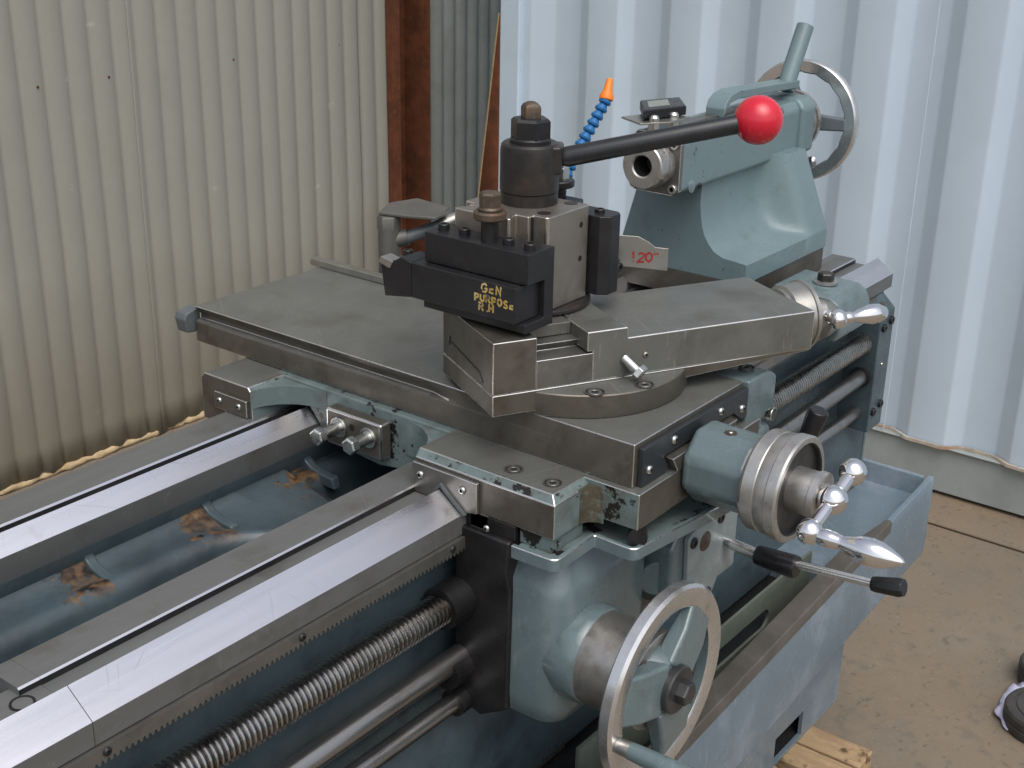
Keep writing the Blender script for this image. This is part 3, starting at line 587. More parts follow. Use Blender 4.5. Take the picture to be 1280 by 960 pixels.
b = MB(); b.box(90, 262, 52, 150, -270, -100); b.obj('apron_right', 'apron_bare', apo, bevel=5, seg=3)
# round boss, steel sleeve and handwheel
WX, WZ = -17, -214
b = MB(); b.lathe((WX, 96, WZ), (0, -1, 0), [(0, 40), (50, 43.5), (62, 48), (72, 48), (82, 47), (83, 46)], 64); bs = b.obj('wheel_boss', 'paint', apo, ang=40)
b = MB(); b.lathe((WX, 13, WZ), (0, -1, 0), [(0, 45.5), (38, 45.5), (38.6, 44.5), (39, 45.5), (52, 45.5), (53, 44), (56, 47), (60, 47), (60.5, 46)], 64); b.obj('sleeve', 'sleeve_steel', bs, ang=25)
hw = MB(); R = 84.5
path = [(WX+R*math.cos(2*math.pi*k/72), -54, WZ+R*math.sin(2*math.pi*k/72)) for k in range(72)]
sec = [(-11, -5.5), (-9.5, -7), (9, -7), (11, -5), (11, 4), (8, 6.8), (-8, 6.8), (-11, 4.5)]
vs = []; 
for k in range(72):
    a = 2*math.pi*k/72
    for (dr, dy) in sec: vs.append((WX+(R+dr)*math.cos(a), -54-dy, WZ+(R+dr)*math.sin(a)))
hw.add(vs, [(k*8+i, k*8+(i+1) % 8, ((k+1) % 72)*8+(i+1) % 8, ((k+1) % 72)*8+i) for k in range(72) for i in range(8)], [2 if i == 7 or i == 0 or False else 0 for k in range(72) for i in range(8)])
hwo = hw.obj('handwheel_rim', ['rim_steel', 'paint', 'paint'], apo, ang=40)
for aa in (45, 165, 285):
    a = math.radians(aa); dv = Vector((math.cos(a), 0, math.sin(a))); pv = Vector((-math.sin(a), 0, math.cos(a))); o_ = Vector((WX, -54, WZ)); b = MB(); vs = []
    for (rr, hwid, y0, y1) in ((14, 26, -8, 12), (50, 25, -6, 11), (77, 23, -5, 6)):
        vs += [tuple(o_+dv*rr+pv*s_*hwid+Vector((0, yy, 0))) for (s_, yy) in ((-1, -y1), (1, -y1), (1, -y0), (-1, -y0))]
    b.add(vs, [(j*4+i, j*4+(i+1) % 4, (j+1)*4+(i+1) % 4, (j+1)*4+i) for j in range(2) for i in range(4)]+[(3, 2, 1, 0), (8, 9, 10, 11)]); b.obj('spoke', 'paint', hwo, bevel=4, seg=3)
b = MB(); b.lathe((WX, -44, WZ), (0, -1, 0), [(0, 38), (14, 33), (20, 29)], 40); b.obj('wheel_hub', 'paint', hwo, ang=40)
b = MB(); b.lathe((WX, -64, WZ), (0, -1, 0), [(0, 23), (7, 23), (8.5, 21.5), (9, 12)], 40); b.lathe((WX, -72.5, WZ), (0, -1, 0), [(0, 11.5), (9, 11.5), (10.5, 10)], 6, a0=.3); b.obj('hub_bolt', 'hub_bolt_grey', hwo, ang=25)
b = MB(); hp = Vector((-99, -61, -230)); b.lathe(hp, (0, -1, 0), [(0, 7), (3, 7.5), (13, 7.5)], 24, 1); b.lathe(hp+Vector((0, -13, 0)), (0, -1, 0), [(0, 7.8), (20, 8.6), (60, 9.5), (80, 8), (84, 3)], 24, 0); b.obj('wheel_handle', ['paint', 'tin'], hwo, ang=40)
# gutter strip round the top of the apron
gp = [(-76, 74), (-75, 40), (-74, 29), (-64, 29), (-24, 30), (-13, 30), (-13, 20), (-14, -4), (-13, -14), (0, -15), (40, -20), (110, -30), (150, -34)]
for _ in range(3):
    gq = [gp[0]]
    for p, q in zip(gp, gp[1:]): gq += [(p[0]*.75+q[0]*.25, p[1]*.75+q[1]*.25), (p[0]*.25+q[0]*.75, p[1]*.25+q[1]*.75)]
    gp = gq+[gp[-1]]
b = MB(); b.sweep([(p[0], p[1], -98) for p in gp], [(-2.5, -6), (2.5, -6), (2.5, 5.2), (1.7, 6), (-1.7, 6), (-2.5, 5.2)], mi=[0, 0, 1, 0, 1, 0]*(len(gp)-1)+[0, 0]); gt = b.obj('gutter_lip', ['paint', 'worn_edge'], car)
b = MB(); b.prism([(p[0]+2.6, p[1]+1.5) for p in gp]+[(150, 80), (-40, 80)], 'z', -103, -99); b.obj('gutter_floor', 'paint_chipped', gt)
b = MB(); b.box(-58, -10, 44, 80, -99, -84.4); b.obj('gasket_spacer', 'paint_chipped', gt, bevel=1)
b = MB(); b.lathe((4, -6, -86), (-1, -.6, 0), [(0, 9), (11, 9)], 20); b.obj('hole_shade_stub', 'black_oil_shade', gt)  # black stub standing in for the dark of a hole under the block
# selector box and feed lever
b = MB(); b.prism([(94, -150), (110, -128), (204, -120), (204, -196), (180, -236), (110, -225), (94, -200)], 'y', 8, 60); sb = b.obj('selector_box', 'paint', car, bevel=5, seg=3)
b = MB(); b.prism([(114, -143), (122, -138), (180, -134), (186, -140), (186, -205), (168, -232), (160, -232), (118, -207)], 'y', 2, 8); fc = b.obj('cover_plate', 'paint_bare', sb, bevel=1.5)
for p in ((124, 2, -150), (177, 2, -143), (160, 2, -222)): capscrew((p[0], p[1]+4, p[2]), (0, -1, 0), 6.0, fc, 'black_oxide')
b = MB(); b.lathe((148, 2.5, -158), (0, -1, 0), [(0, 11), (1.5, 10), (2.5, 6), (2.8, .1)], 24, caps=False); b.obj('brass_plug', 'rust_bolt', fc)
b = MB(); b.lathe((100, 30, -185), (-.8, -1, 0), [(-6, 19), (8, 19), (10, 17)], 32); b.obj('side_cap', 'paint', sb, ang=40)
b = MB(); b.box(188, 226, 6, 48, -222, -140); b.obj('lever_guide', 'paint_bare', sb, bevel=6, seg=3)
LV = [(200, 10, -181), (200, -30, -184), (200, -76, -183), (200, -154, -172), (200, -186, -165)]
b = MB(); b.tube([LV[0], LV[1]], 6.3, 20); b.tube([LV[1], LV[3]], 4.3, 20); lev = b.obj('feed_lever', 'rim_steel', sb)
b = MB(); b.tube([LV[1], (200, -34, -184), (200, -72, -183.2), LV[2]], [9.5, 10.5, 12.5, 11.5], 12); b.obj('lever_sleeve', 'plastic_black', lev, bevel=1)
b = MB(); b.tube([LV[3], (200, -158, -171.4), (200, -182, -166), LV[4]], [7.2, 8.3, 10, 8.6], 8); b.obj('lever_knob', 'plastic_black', lev, bevel=1)
HNL = [(290, 40, -150), (297, -16, -118), (300, -24, -101), (300, -36, -58), (300, -37, -54)]
b = MB(); b.tube(HNL, [6, 6, 9, 11.5, 10], 14); hl = b.obj('half_nut_lever', 'plastic_black', car, bevel=1.5)

# ================================================================== compound rest, swung on the cross slide
TH = math.radians(-28); CA, SA = math.cos(TH), math.sin(TH)
def cp(s_, t_, z): return (-41+s_*CA-t_*SA, 126.5+s_*SA+t_*CA, z)
cmp_ = thing('compound_rest', (104, 138, 0.4), 'grey steel compound rest swung across the cross slide', 'compound rest')
b = MB(); b.lathe((103, 137, .4), (0, 0, 1), [(0, 109.5), (2, 110.5), (22, 110.5), (23, 109.5)], 96); sw = b.obj('swivel_base', 'steel_flat', cmp_, bevel=.9, edge=EDGE, blim=50); side_mats(sw, 'steel_brown')
cbore((30, 64, 23.5), (0, 0, 1), 9.5, sw); cbore((75, 39, 23.5), (0, 0, 1), 9.0, sw)
b = MB(cp); b.prism([(0, 4.5), (0, 25), (345, 25), (345, 22), (44, 4.5)], 'y', 0, 121); b.prism([(0, 25.4), (0, 75.5), (43, 75.5), (43, 25.4)], 'y', 0, 121); lb = b.obj('base_slide', 'steel_brown', cmp_, bevel=.9, edge=EDGE)
# base continues under the top slide with a dovetail
b = MB(cp); b.prism([(.3, 25.2), (.3, 53), (24, 53), (18, 61.5), (103, 61.5), (97, 53), (120.7, 53), (120.7, 25.2)], 'x', 43, 330); b.obj('base_dovetail', 'steel', lb, bevel=.7, edge=EDGE)
# small inlaid dovetail seam seen on the end
b = MB(cp); b.sweep([(-.3, 102, 49), (-.3, 104, 40), (-.3, 98, 44), (-.3, 30, 38), (-.3, 22, 31), (-.3, 28, 28)], [(-.6, -.4), (.6, -.4), (.6, .4), (-.6, .4)], up=(1, 0, 0)); b.obj('gib_seam', 'black_oil_shade', lb)
b = MB(cp); b.prism([(94, 55), (94, 74), (136, 74), (137, 63.5), (347, 63.5), (347, 23), (220, 25.6), (100, 25.6), (100, 55)], 'y', -.4, 121); ts = b.obj('top_slide', 'steel_flat', cmp_, bevel=1.2, edge=EDGE); 
screw(cp(156, -.4, 44), (SA, -CA, 0), 3.0, ts, 'nickel', 'grub_screw')
b = MB(cp); b.prism([(43.5, 62), (43.5, 73.6), (93.8, 73.6), (93.8, 62)], 'y', 34, 121); b.obj('slide_tongue', 'steel_flat', ts, bevel=.8)
# dial and ball handle of the compound screw
dc = Vector(cp(347, 62, 36)); dd = Vector((CA, SA, 0))
b = MB(); b.lathe(dc, dd, [(0, 30), (4, 30), (6, 33), (26, 35), (27, 36.5), (31, 36.5), (32, 34), (32, 16), (48, 16), (48, 13), (56, 13)], 56); cd_ = b.obj('compound_dial', 'tin', cmp_, ang=25)
b = MB(); hub = Vector(cp(398, 62, 36)); arm = Vector((-SA*-.55, CA*-.55, -.5)).normalized(); arm = (Vector((SA, -CA, 0))*.8+Vector((0, 0, -.45))).normalized()
e1 = Vector(cp(408, 40, 34)); b.ball(hub, 12, 28); b.tube([hub, e1], 6, 18); b.ball(e1, 10.5, 28); ch = b.obj('ball_handle', 'chrome', cd_, ang=40)
b = MB(); b.lathe(e1+dd*7, dd, [(0, 5), (6, 6.4), (9, 6), (13, 5), (24, 8), (36, 10.8), (46, 10), (54, 6.4), (58, 1)], 28); b.obj('handle_grip', 'chrome', ch, ang=60)

# loose zinc bolt lying on the swivel base
lbz = thing('loose_bolt', (88, 56, 24), 'small loose zinc plated hex bolt lying on the swivel base', 'bolt')
b = MB(); q0 = Vector((78, 44, 31)); dr = Vector((-2, 16, 11)).normalized(); b.lathe(q0, dr, [(0, 7.2), (1, 8.4), (6.5, 8.4)], 6, a0=.4); b.obj('head', 'zinc', lbz, bevel=.4)
b = MB(); b.cyl(q0+dr*6, q0+dr*24, 4.6, n=16); b.obj('shank', 'zinc', lbz)

# ================================================================== quick change tool post
tp = thing('tool_post', (84, 184, 75), 'silver quick change tool post with black clamping head', 'tool post')
plan = [(48, 134), (112, 134), (114, 136), (114, 232), (48, 232), (46, 230), (46, 220), (38, 220), (38, 214), (22, 224), (20, 222), (20, 160), (22, 158), (33, 164), (38, 164), (38, 150), (46, 150), (46, 136)]
b = MB(); b.prism(plan, 'z', 80, 171); pb = b.obj('post_block', 'nickel', tp, bevel=1.2, edge='nickel_edge')
b = MB(); b.prism([(47.6, 137), (47.6, 149), (38.6, 150.5), (38.6, 163)]+[(43, 163), (47.9, 152)], 'z', 80.5, 169); b.obj('dovetail_groove', 'black_oil_shade', pb)
for z in (154, 121): 
    b = MB(); b.lathe((100, 134.2, z), (0, -1, 0), [(0, 2.9), (.35, 2.9), (.35, .1)], 16, caps=False); b.obj('pin_hole', 'hole_dark', pb)
b = MB(); b.lathe((86, 178, 76), (0, 0, 1), [(0, 56), (2.6, 56), (3.8, 54)], 64); b.obj('base_disc', 'black_worn', tp, ang=30)
HX, HY = 84, 184
b = MB(); b.lathe((HX, HY, 171), (0, 0, 1), [(0, 27.5), (11, 27.5), (11.6, 26.8), (12.2, 28.2), (50, 28.2), (55, 27.2), (57, 25)], 56); hd = b.obj('clamp_head', 'black_worn', tp, ang=30)
lvd = (Vector((219.9, 20.2, 250.6))-Vector((122.6, 177, 212))).normalized(); lv0 = Vector((HX, HY, 213))
side = Vector((lvd.x, lvd.y, 0)).normalized()
b = MB(); sv = Vector((-side.y, side.x, 0)); vs = []
for zz in (200, 227):
    for (a_, s_) in ((8, -20), (31, -13), (31, 13), (8, 20)): p = Vector((HX, HY, 0))+side*a_+sv*s_; vs.append((p.x, p.y, zz))
b.add(vs, [(3, 2, 1, 0), (4, 5, 6, 7)]+[(i, (i+1) % 4, 4+(i+1) % 4, 4+i) for i in range(4)]); b.obj('lever_boss', 'black_worn', hd, bevel=3, seg=3)
pB = Vector((219.9, 20.2, 250.6)); pA = Vector((HX, HY, 214))+side*29
b = MB(); b.tube([pA, pA.lerp(pB, .03), pA.lerp(pB, .97), pB], [7.5, 9.6, 9.2, 9.0], 28); b.obj('clamp_lever', 'lever_black', tp, ang=30)
b = MB(); b.ball(pB, 23.0, 48); b.obj('lever_knob', 'red', tp, ang=60)
b = MB(); b.lathe((HX, HY, 228), (0, 0, 1), [(-3, 18.5), (-1, 19.5), (3, 19.5), (4.5, 18)], 40); b.lathe((HX, HY, 232), (0, 0, 1), [(0, 19), (16, 19), (18.5, 16.5)], 6, a0=.15); b.obj('clamp_nut', 'black_oxide', tp, ang=25)
b = MB(); b.lathe((HX, HY, 249), (0, 0, 1), [(0, 11.4), (11, 11.4), (15, 9), (16.4, 5)], 4, a0=.95); b.obj('square_stud', 'rust_bolt', tp, bevel=2.2, seg=3)
for p in ((58, 147, 171), (105, 150, 171), (108, 214, 171)):
    b = MB(); b.lathe((p[0], p[1], 171.05), (0, 0, 1), [(0, 6.5), (.3, 6.5), (.3, 4), (.1, .1)], 20, caps=False); b.obj('top_recess', 'black_worn', pb)

# front tool holder with its turning tool
th = thing('tool_holder', (5, 170, 80), 'black tool holder clamping the turning tool marked in yellow, facing the headstock', 'tool holder', 'tool holders on the post')
b = MB(); b.prism([(-12, 153), (28, 153), (28, 80), (-14, 80), (-14, 89), (14, 89), (14, 124.5), (-12, 124.5)], 'y', 112, 232); hbk = b.obj('holder_body', 'black_oxide', th, bevel=1.)
for yy in (222, 197, 146, 122): capscrew((4, yy, 153.5), (0, 0, 1), 5.4, hbk)
b = MB(); b.cyl((3, 167, 152), (3, 167, 176), 8, n=20); b.lathe((3, 167, 173), (0, 0, 1), [(0, 13.5), (1.5, 15), (6.5, 15), (8, 13.5)], 32, 1); sdn = b.obj('height_stud', ['black_oxide', 'rust_bolt'], th, ang=30)
b = MB(); b.lathe((3, 167, 181), (0, 0, 1), [(0, 10.5), (2, 11), (4, 9.4)], 24); b.lathe((3, 167, 185), (0, 0, 1), [(0, 10), (11, 10), (13, 8.2)], 6, a0=.2); b.obj('height_nut', 'rust_bolt', sdn, ang=25)
tl = thing('turning_tool', (-5, 180, 90), 'black turning tool with yellow hand painted lettering held in the front holder', 'cutting tool')
b = MB(); b.box(-22, 13.6, 118, 240, 89.5, 123.8); tb = b.obj('shank', 'black_oxide', tl, bevel=1.1)
b = MB(); b.prism([(240.2, 89.5), (274, 84), (279, 117), (262, 121), (252, 127), (240.2, 123.5)], 'x', -22, 6); nse = b.obj('nose', 'black_oxide', tl, bevel=1.2)
b = MB(); b.prism([(266, 113), (280.5, 117), (277, 123), (262, 120)], 'x', -23.5, -9); b.obj('carbide_insert', 'tin', nse, bevel=.5)
capscrew((-6, 258, 124), (0, .1, 1), 5, nse, 'black_oxide', 'clamp_screw')

# hand painted letters: strokes in a unit cell, painted on the tool side
GL = {'G': [[(.9, .8), (.6, 1), (.2, .85), (.05, .45), (.25, .08), (.7, .05), (.9, .3), (.9, .48), (.55, .46)]],
      'E': [[(.8, .55), (.25, .5), (.2, .12), (.8, .08)], [(.25, .5), (.3, .55)]], 'N': [[(.1, 0), (.15, .95), (.75, .1), (.85, 1)]],
      'P': [[(.15, 0), (.15, 1), (.7, .98), (.85, .72), (.6, .48), (.15, .45)]], 'U': [[(.1, 1), (.12, .25), (.45, .02), (.8, .2), (.85, 1)]],
      'R': [[(.12, 0), (.15, 1), (.7, .95), (.8, .7), (.55, .5), (.15, .48)], [(.45, .48), (.9, 0)]], 'O': [[(.5, 1), (.12, .75), (.1, .3), (.45, 0), (.82, .25), (.85, .72), (.5, 1)]],
      'S': [[(.85, .85), (.5, 1), (.18, .8), (.35, .55), (.75, .42), (.8, .15), (.45, 0), (.1, .12)]], 'F': [[(.85, 1), (.2, .95), (.2, .05), (.85, .05)], [(.2, .5), (.7, .52)]],
      'H': [[(.12, 0), (.15, 1)], [(.85, 0), (.85, 1)], [(.15, .5), (.85, .48)]], '.': [[(.4, .02), (.55, .06)]], '1': [[(.3, .8), (.45, 1), (.45, .35)], [(.44, .08), (.46, .02)]],
      '2': [[(.1, .8), (.4, 1), (.8, .85), (.75, .6), (.2, .15), (.1, 0), (.85, .05)]], '0': [[(.5, 1), (.15, .75), (.12, .3), (.5, 0), (.85, .3), (.85, .75), (.5, 1)]], '"': [[(.25, 1), (.28, .8)], [(.6, 1), (.6, .8)]]}
def lettering(rows, o_, ux, uz, nrm, size, wd, gap=1.12):
    b = MB(); o_ = Vector(o_); ux = Vector(ux).normalized(); uz = Vector(uz).normalized(); nrm = Vector(nrm).normalized()
    for (txt, x0, z0, sz) in rows:
        cx = x0
        for k, chh in enumerate(txt):
            if chh != ' ':
                jit = mnoise.noise(Vector((k*1.7, z0, sz)))*.12*sz
                for st in GL[chh]:
                    P = [o_+ux*(cx+p[0]*sz*.86)+uz*(z0+jit+p[1]*sz)+nrm*.12 for p in st]
                    b.sweep(P, [(-wd, -.1), (wd, -.1), (wd, .15), (-wd, .15)], up=nrm)
            cx += sz*gap*(.6 if chh == '.' else 1)
    return b
lettering([('GEN', 33, 22.0, 8.2), ('PURPOSE', 25, 12.4, 6.6), ('R.H', 30, 4.2, 7.2)], (-22.1, 189, 91.5), (0, -1, 0), (0, 0, 1), (-1, 0, 0), 1, .85, 1.0).obj('painted_lettering', 'yellow_paint', tb)

# rear tool holder and its flag tag
rh = thing('tool_holder', (150, 195, 80), 'black tool holder on the tailstock side of the post beside the metal tag', 'tool holder', 'tool holders on the post')
b = MB(); b.prism([(116, 124), (124, 116), (140, 116), (146, 122), (146, 168), (164, 176), (164, 240), (116, 240)], 'z', 82, 160); rb = b.obj('holder_body', 'black_oxide', rh, bevel=1.2)
for p in ((131, 134), (131, 158)): capscrew((p[0], p[1], 158.5), (0, 0, 1), 5, rb)
b = MB(); b.cyl((150, 196, 158), (150, 196, 176), 7, n=18); b.lathe((150, 196, 172), (0, 0, 1), [(0, 14), (1, 15), (6, 15), (7, 14)], 28); rs = b.obj('height_stud', 'black_oxide', rh, ang=30)
b = MB(); b.lathe((150, 196, 179), (0, 0, 1), [(0, 9.5), (12, 9.5), (14, 8)], 6, a0=.2); b.obj('height_nut', 'zinc', rs, ang=25)
b = MB(); b.box(146.5, 196, 150, 164, 82, 96); b.obj('clamped_bar', 'black_oxide', rh, bevel=1)
capscrew((190, 150, 89), (0, -1, 0), 5, rh, 'black_oxide', 'clamp_screw')
fg = thing('metal_tag', (220, 150, 75), 'bent sheet metal tag with red painted number by the tool post', 'tag')
F0, F1 = Vector((212, 163, 0)), Vector((242, 121, 0)); fd = (F1-F0).normalized()
b = MB(); L_ = (F1-F0).length
out = [(0, 82), (0, 115), (20, 114), (30, 109), (38, 103), (L_, 102), (L_, 78)]
vs = [(F0.x+fd.x*q[0], F0.y+fd.y*q[0], q[1]) for q in out]; nn = Vector((-fd.y, fd.x, 0))*1.6
vs += [(p[0]+nn.x, p[1]+nn.y, p[2]) for p in vs]; m_ = len(out)
b.add(vs, [tuple(range(m_)), tuple(range(2*m_-1, m_-1, -1))]+[(i, (i+1) % m_, m_+(i+1) % m_, m_+i) for i in range(m_)]); tg = b.obj('tag_plate', 'tin', fg, bevel=.5)
b = MB(); b.prism([(196, 84), (213, 78), (213, 113), (205, 112), (203, 108), (196, 106)], 'y', 163, 165.5); b.obj('folded_flap', 'tin', fg, bevel=.5)
fn = Vector((fd.y, -fd.x, 0)); fn = fn if fn.dot(Vector((-1, -1, 0))) > 0 else -fn
lettering([('120"', 12, 87, 10)], (F0.x+fn.x*.1, F0.y+fn.y*.1, 0), fd, (0, 0, 1), fn, 1, 1.0, .78).obj('painted_number', 'red_paint', tg)

# ================================================================== coolant hose and coolant pipe
hs_ = thing('coolant_hose', (196, 256, 0), 'blue segmented coolant hose with orange nozzle behind the clamp lever', 'coolant hose')
P = [Vector(p) for p in ((196, 256, 2), (200, 254, 70), (213, 249, 127), (226, 247, 150), (239, 245, 172), (253, 241, 194), (268, 236, 216), (281, 232, 236))]
acc = [0]
for i in range(1, len(P)): acc.append(acc[-1]+(P[i]-P[i-1]).length)
def along(s_):
    for i in range(1, len(P)):
        if s_ <= acc[i] or i == len(P)-1: return P[i-1].lerp(P[i], (s_-acc[i-1])/(acc[i]-acc[i-1]))
s_ = 0.
while s_ < acc[-1]-4:
    a_, c_ = along(s_), along(s_+8.6); b = MB(); b.lathe(a_, c_-a_, [(-1, 3.4), (0, 6.4), (2, 7.0), (3.6, 6.2), (7.6, 4.0), (9.4, 3.4)], 18); b.obj('hose_segment', 'plastic_blue', hs_, ang=40); s_ += 8.7
e_ = P[-1]; dn = (Vector((290, 234, 257))-e_).normalized()
b = MB(); b.lathe(e_, dn, [(-2, 4), (0, 7.4), (4, 7.6), (9, 5), (22, 3.4), (23, 2)], 18); b.obj('nozzle', 'plastic_orange', hs_, ang=40)
pp = thing('coolant_pipe', (250, 516, -12), 'grey coolant pipe elbow with bent tin cover at the back of the cross slide', 'coolant pipe')
b = MB(); b.cyl((247, 516, -11), (249, 518, 52), 13.5, n=28); b.lathe((249, 518, 50), (0, 0, 1), [(0, 14.5), (14, 14.5), (16.5, 13)], 6, a0=.4); b.obj('riser', 'pipe_grey', pp, ang=30)
b = MB(); b.box(212.5, 266, 500, 534, -24, -11.5); b.obj('foot_bracket', 'steel_brown', pp, bevel=1.5)
b = MB(); b.tube([(254, 508, 36), (264, 499, 40), (319, 446, 66), (352, 416, 82)], [8.2, 7.8, 7.8, 7.8], 20); b.obj('branch', 'rubber_grey', pp, ang=30)
b = MB(); b.cyl((253, 512, 36), (263, 501, 40), 10.5, n=20); b.obj('elbow', 'pipe_grey', pp)
b = MB(); pl = [(240, 527), (284, 548), (323, 537), (316, 479), (300, 472), (290, 462), (266, 458), (250, 492)]; vs = [(p[0], p[1], 67) for p in pl]; vs += [(p[0], p[1], p[2]+4) for p in vs]; m_ = len(pl)
b.add(vs, [tuple(range(m_-1, -1, -1)), tuple(range(m_, 2*m_))]+[(i, (i+1) % m_, m_+(i+1) % m_, m_+i) for i in range(m_)]); b.obj('tin_cover', 'pipe_grey', pp, bevel=1.2)
b = MB(); b.lathe((292, 473, 53), (.62, -.6, .33), [(0, 9.6), (22, 9.2)], 16, caps=True); b.obj('tin_clip', 'tin', pp)

# ================================================================== micrometer stop on the front vee
ms = thing('carriage_stop', (690, 150, -100), 'blue grey micrometer stop bolted on the front vee of the bed', 'bed stop')
b = MB(); b.prism([(98, -74), (104, -60), (116, -53), (196, -50), (200, -56), (200, -69), (180, -69), (167, -60), (140, -84), (140, -112), (104, -112), (98, -100)], 'x', 650, 742); mb_ = b.obj('stop_body', 'paint', ms, bevel=6, seg=4)
b = MB(); b.lathe((704, 148, -51), (0, 0, 1), [(0, 17), (2.5, 17), (3.5, 12)], 32); b.obj('washer', 'dial_steel', ms); b = MB(); b.lathe((704, 148, -48), (0, 0, 1), [(0, 11.5), (9, 11.5), (11, 9.5)], 6, a0=.3); b.obj('clamp_bolt', 'black_worn', ms, bevel=.5)
b = MB(); b.lathe((651, 122, -80), (-1, 0, 0), [(0, 24), (3, 25), (26, 25), (27, 23), (27, 15), (40, 14), (60, 14), (61, 12)], 40); b.obj('thimble', 'tin', ms, ang=25)

# ================================================================== tailstock
tk = thing('tailstock', (720, 315, -78), 'blue grey tailstock with steel quill and spoked handwheel standing on the bed', 'tailstock')
YA, ZA = 313, 117
b = MB(); b.box(600, 840, 216, 415, -77.5, -43.4); b.obj('base_block', 'steel_brown', tk, bevel=1.2)
# casting: base plate blending into the pedestal and a web at the rear end
def sm(t): t = max(0, min(1, t)); return t*t*(3-2*t)
zs = [-43, -17.5, -16.5, -14, -8, 0, 10, 22, 36, 52, 70, 92]; cf_ = {-43: 214, -17.5: 214, -16.5: 217, -14: 249, -8: 263, 0: 271, 10: 278, 22: 283, 36: 286, 52: 288, 70: 288, 92: 286}
vs = []; XS = [600+240*i/24 for i in range(25)]
def fy(x, z):
    a = cf_[z]; web = 214+(max(0, z+17)*.42); k = sm((x-752)/44.); return a+(min(a, web)-a)*k
for z in zs:
    row = [(x, fy(x, z), z) for x in XS]; bkk = lambda z: 418 if z < -17 else 408-22*min(1, (z+17)/80.)
    row += [(x, bkk(z), z) for x in reversed(XS)]; vs += row
n = 50; fs = [(j*n+k, j*n+(k+1) % n, (j+1)*n+(k+1) % n, (j+1)*n+k) for j in range(len(zs)-1) for k in range(n)]+[tuple(range(n-1, -1, -1)), tuple((len(zs)-1)*n+k for k in range(n))]
b = MB(); b.add(vs, fs); b.obj('pedestal', 'paint_tail', tk, ang=42)
bp_ = [(YA-36, 84), (YA-36, 144), (YA-28, 155), (YA+28, 155), (YA+36, 144), (YA+36, 84), (YA+28, 78), (YA-28, 78)]
b = MB(); b.prism(bp_, 'x', 529, 880); bd = b.obj('barrel_housing', 'paint_tail', tk, bevel=4, seg=3)
b = MB(); b.prism([(YA-43, 80), (YA-43, 146), (YA-32, 159), (YA+32, 159), (YA+43, 146), (YA+43, 80)], 'x', 846, 888); b.obj('housing_end', 'paint_tail', bd, bevel=7, seg=3)
b = MB(); b.prism([(YA-9, 155.2), (YA-9, 159), (YA+9, 159), (YA+9, 155.2)], 'x', 560, 800); b.obj('top_key', 'steel', bd, bevel=1)
b = MB(); b.lathe((552, 276.6, 86), (0, -1, 0), [(-2, 8.5), (1.6, 8), (2.2, 6.5)], 20); b.obj('boss_plug', 'paint_tail', bd, ang=40)
screw((574, 277, 84), (0, -1, 0), 3.4, bd, 'black_oxide')
b = MB(); b.prism([(q[0]+(1 if q[0] > YA else -1)*.5, q[1]) for q in bp_], 'x', 521, 528.6); fpL = b.obj('face_plate', 'steel', tk, bevel=1, edge=EDGE)
for p in ((YA-28.5, 87), (YA+28.5, 87), (YA+28, 145), (YA-28, 143)): capscrew((523, p[0], p[1]), (-1, 0, 0), 6, fpL, 'dial_steel')
b = MB(); b.lathe((490, YA, ZA), (1, 0, 0), [(40, 11.5), (14, 12.3), (1.5, 13.2), (0, 15), (0, 27.6), (1.6, 29), (18, 29), (18.4, 28.2), (19, 30), (32, 30)], 56, [1, 1, 0, 0, 0, 0, 0, 0, 0], caps=False); b.lathe((490+40, YA, ZA), (1, 0, 0), [(0, 12), (.1, .1)], 24, 1, caps=False); ql = b.obj('quill', ['dial_steel', 'hole_dark'], tk, ang=25)
b = MB(); b.lathe((512, YA+24, ZA-16), (-1, 0, 0), [(-10, 8), (8, 8), (9, 6)], 20); b.obj('quill_key', 'black_oxide', tk)
# digital scale on top
b = MB(); b.prism([(478, YA-2), (500, YA+40), (548, YA+24), (560, YA-24), (512, YA-24)], 'z', 170, 172.5); sp_ = b.obj('scale_plate', 'tin', tk, bevel=.5)
b = MB(); b.prism([(490, YA+2), (548, YA+44), (606, YA+20), (556, YA-20)], 'z', 174, 186); sd_ = b.obj('scale_display', 'plastic_black', tk, bevel=2, seg=3)
b = MB(); b.prism([(512, YA+8), (546, YA+32), (576, YA+20), (544, YA-3)], 'z', 186.05, 186.6); b.obj('screen', 'lcd', sd_)
for p in ((500, YA-8), (536, YA-14)):
    b = MB(); b.lathe((p[0], p[1], 157), (0, 0, 1), [(0, 7), (14, 7), (15, 6)], 18); b.lathe((p[0], p[1], 172), (0, 0, 1), [(0, 6.5), (5, 6.5), (8, 4.5), (9, .1)], 18); b.obj('scale_stud', 'zinc', sp_, ang=30)
# clamp lever
b = MB(); vs = []
path = [(658, YA-4, 157), (664, YA-4, 167), (676, YA-4, 174), (696, YA-4, 177), (780, YA-4, 174), (876, YA-4, 170)]
b.sweep(path, [(-14, -1), (14, -1), (14, 10), (-14, 10)], up=(0, 0, 1)); lvT = b.obj('lever_arm', 'paint_tail', tk, bevel=1.5)
b = MB(); b.tube([(858, YA-4, 166), (868, YA-4, 186), (905, YA-4, 252)], [12.5, 12.5, 12.5], 28); b.obj('lever_tube', 'paint_tail', lvT, bevel=1)
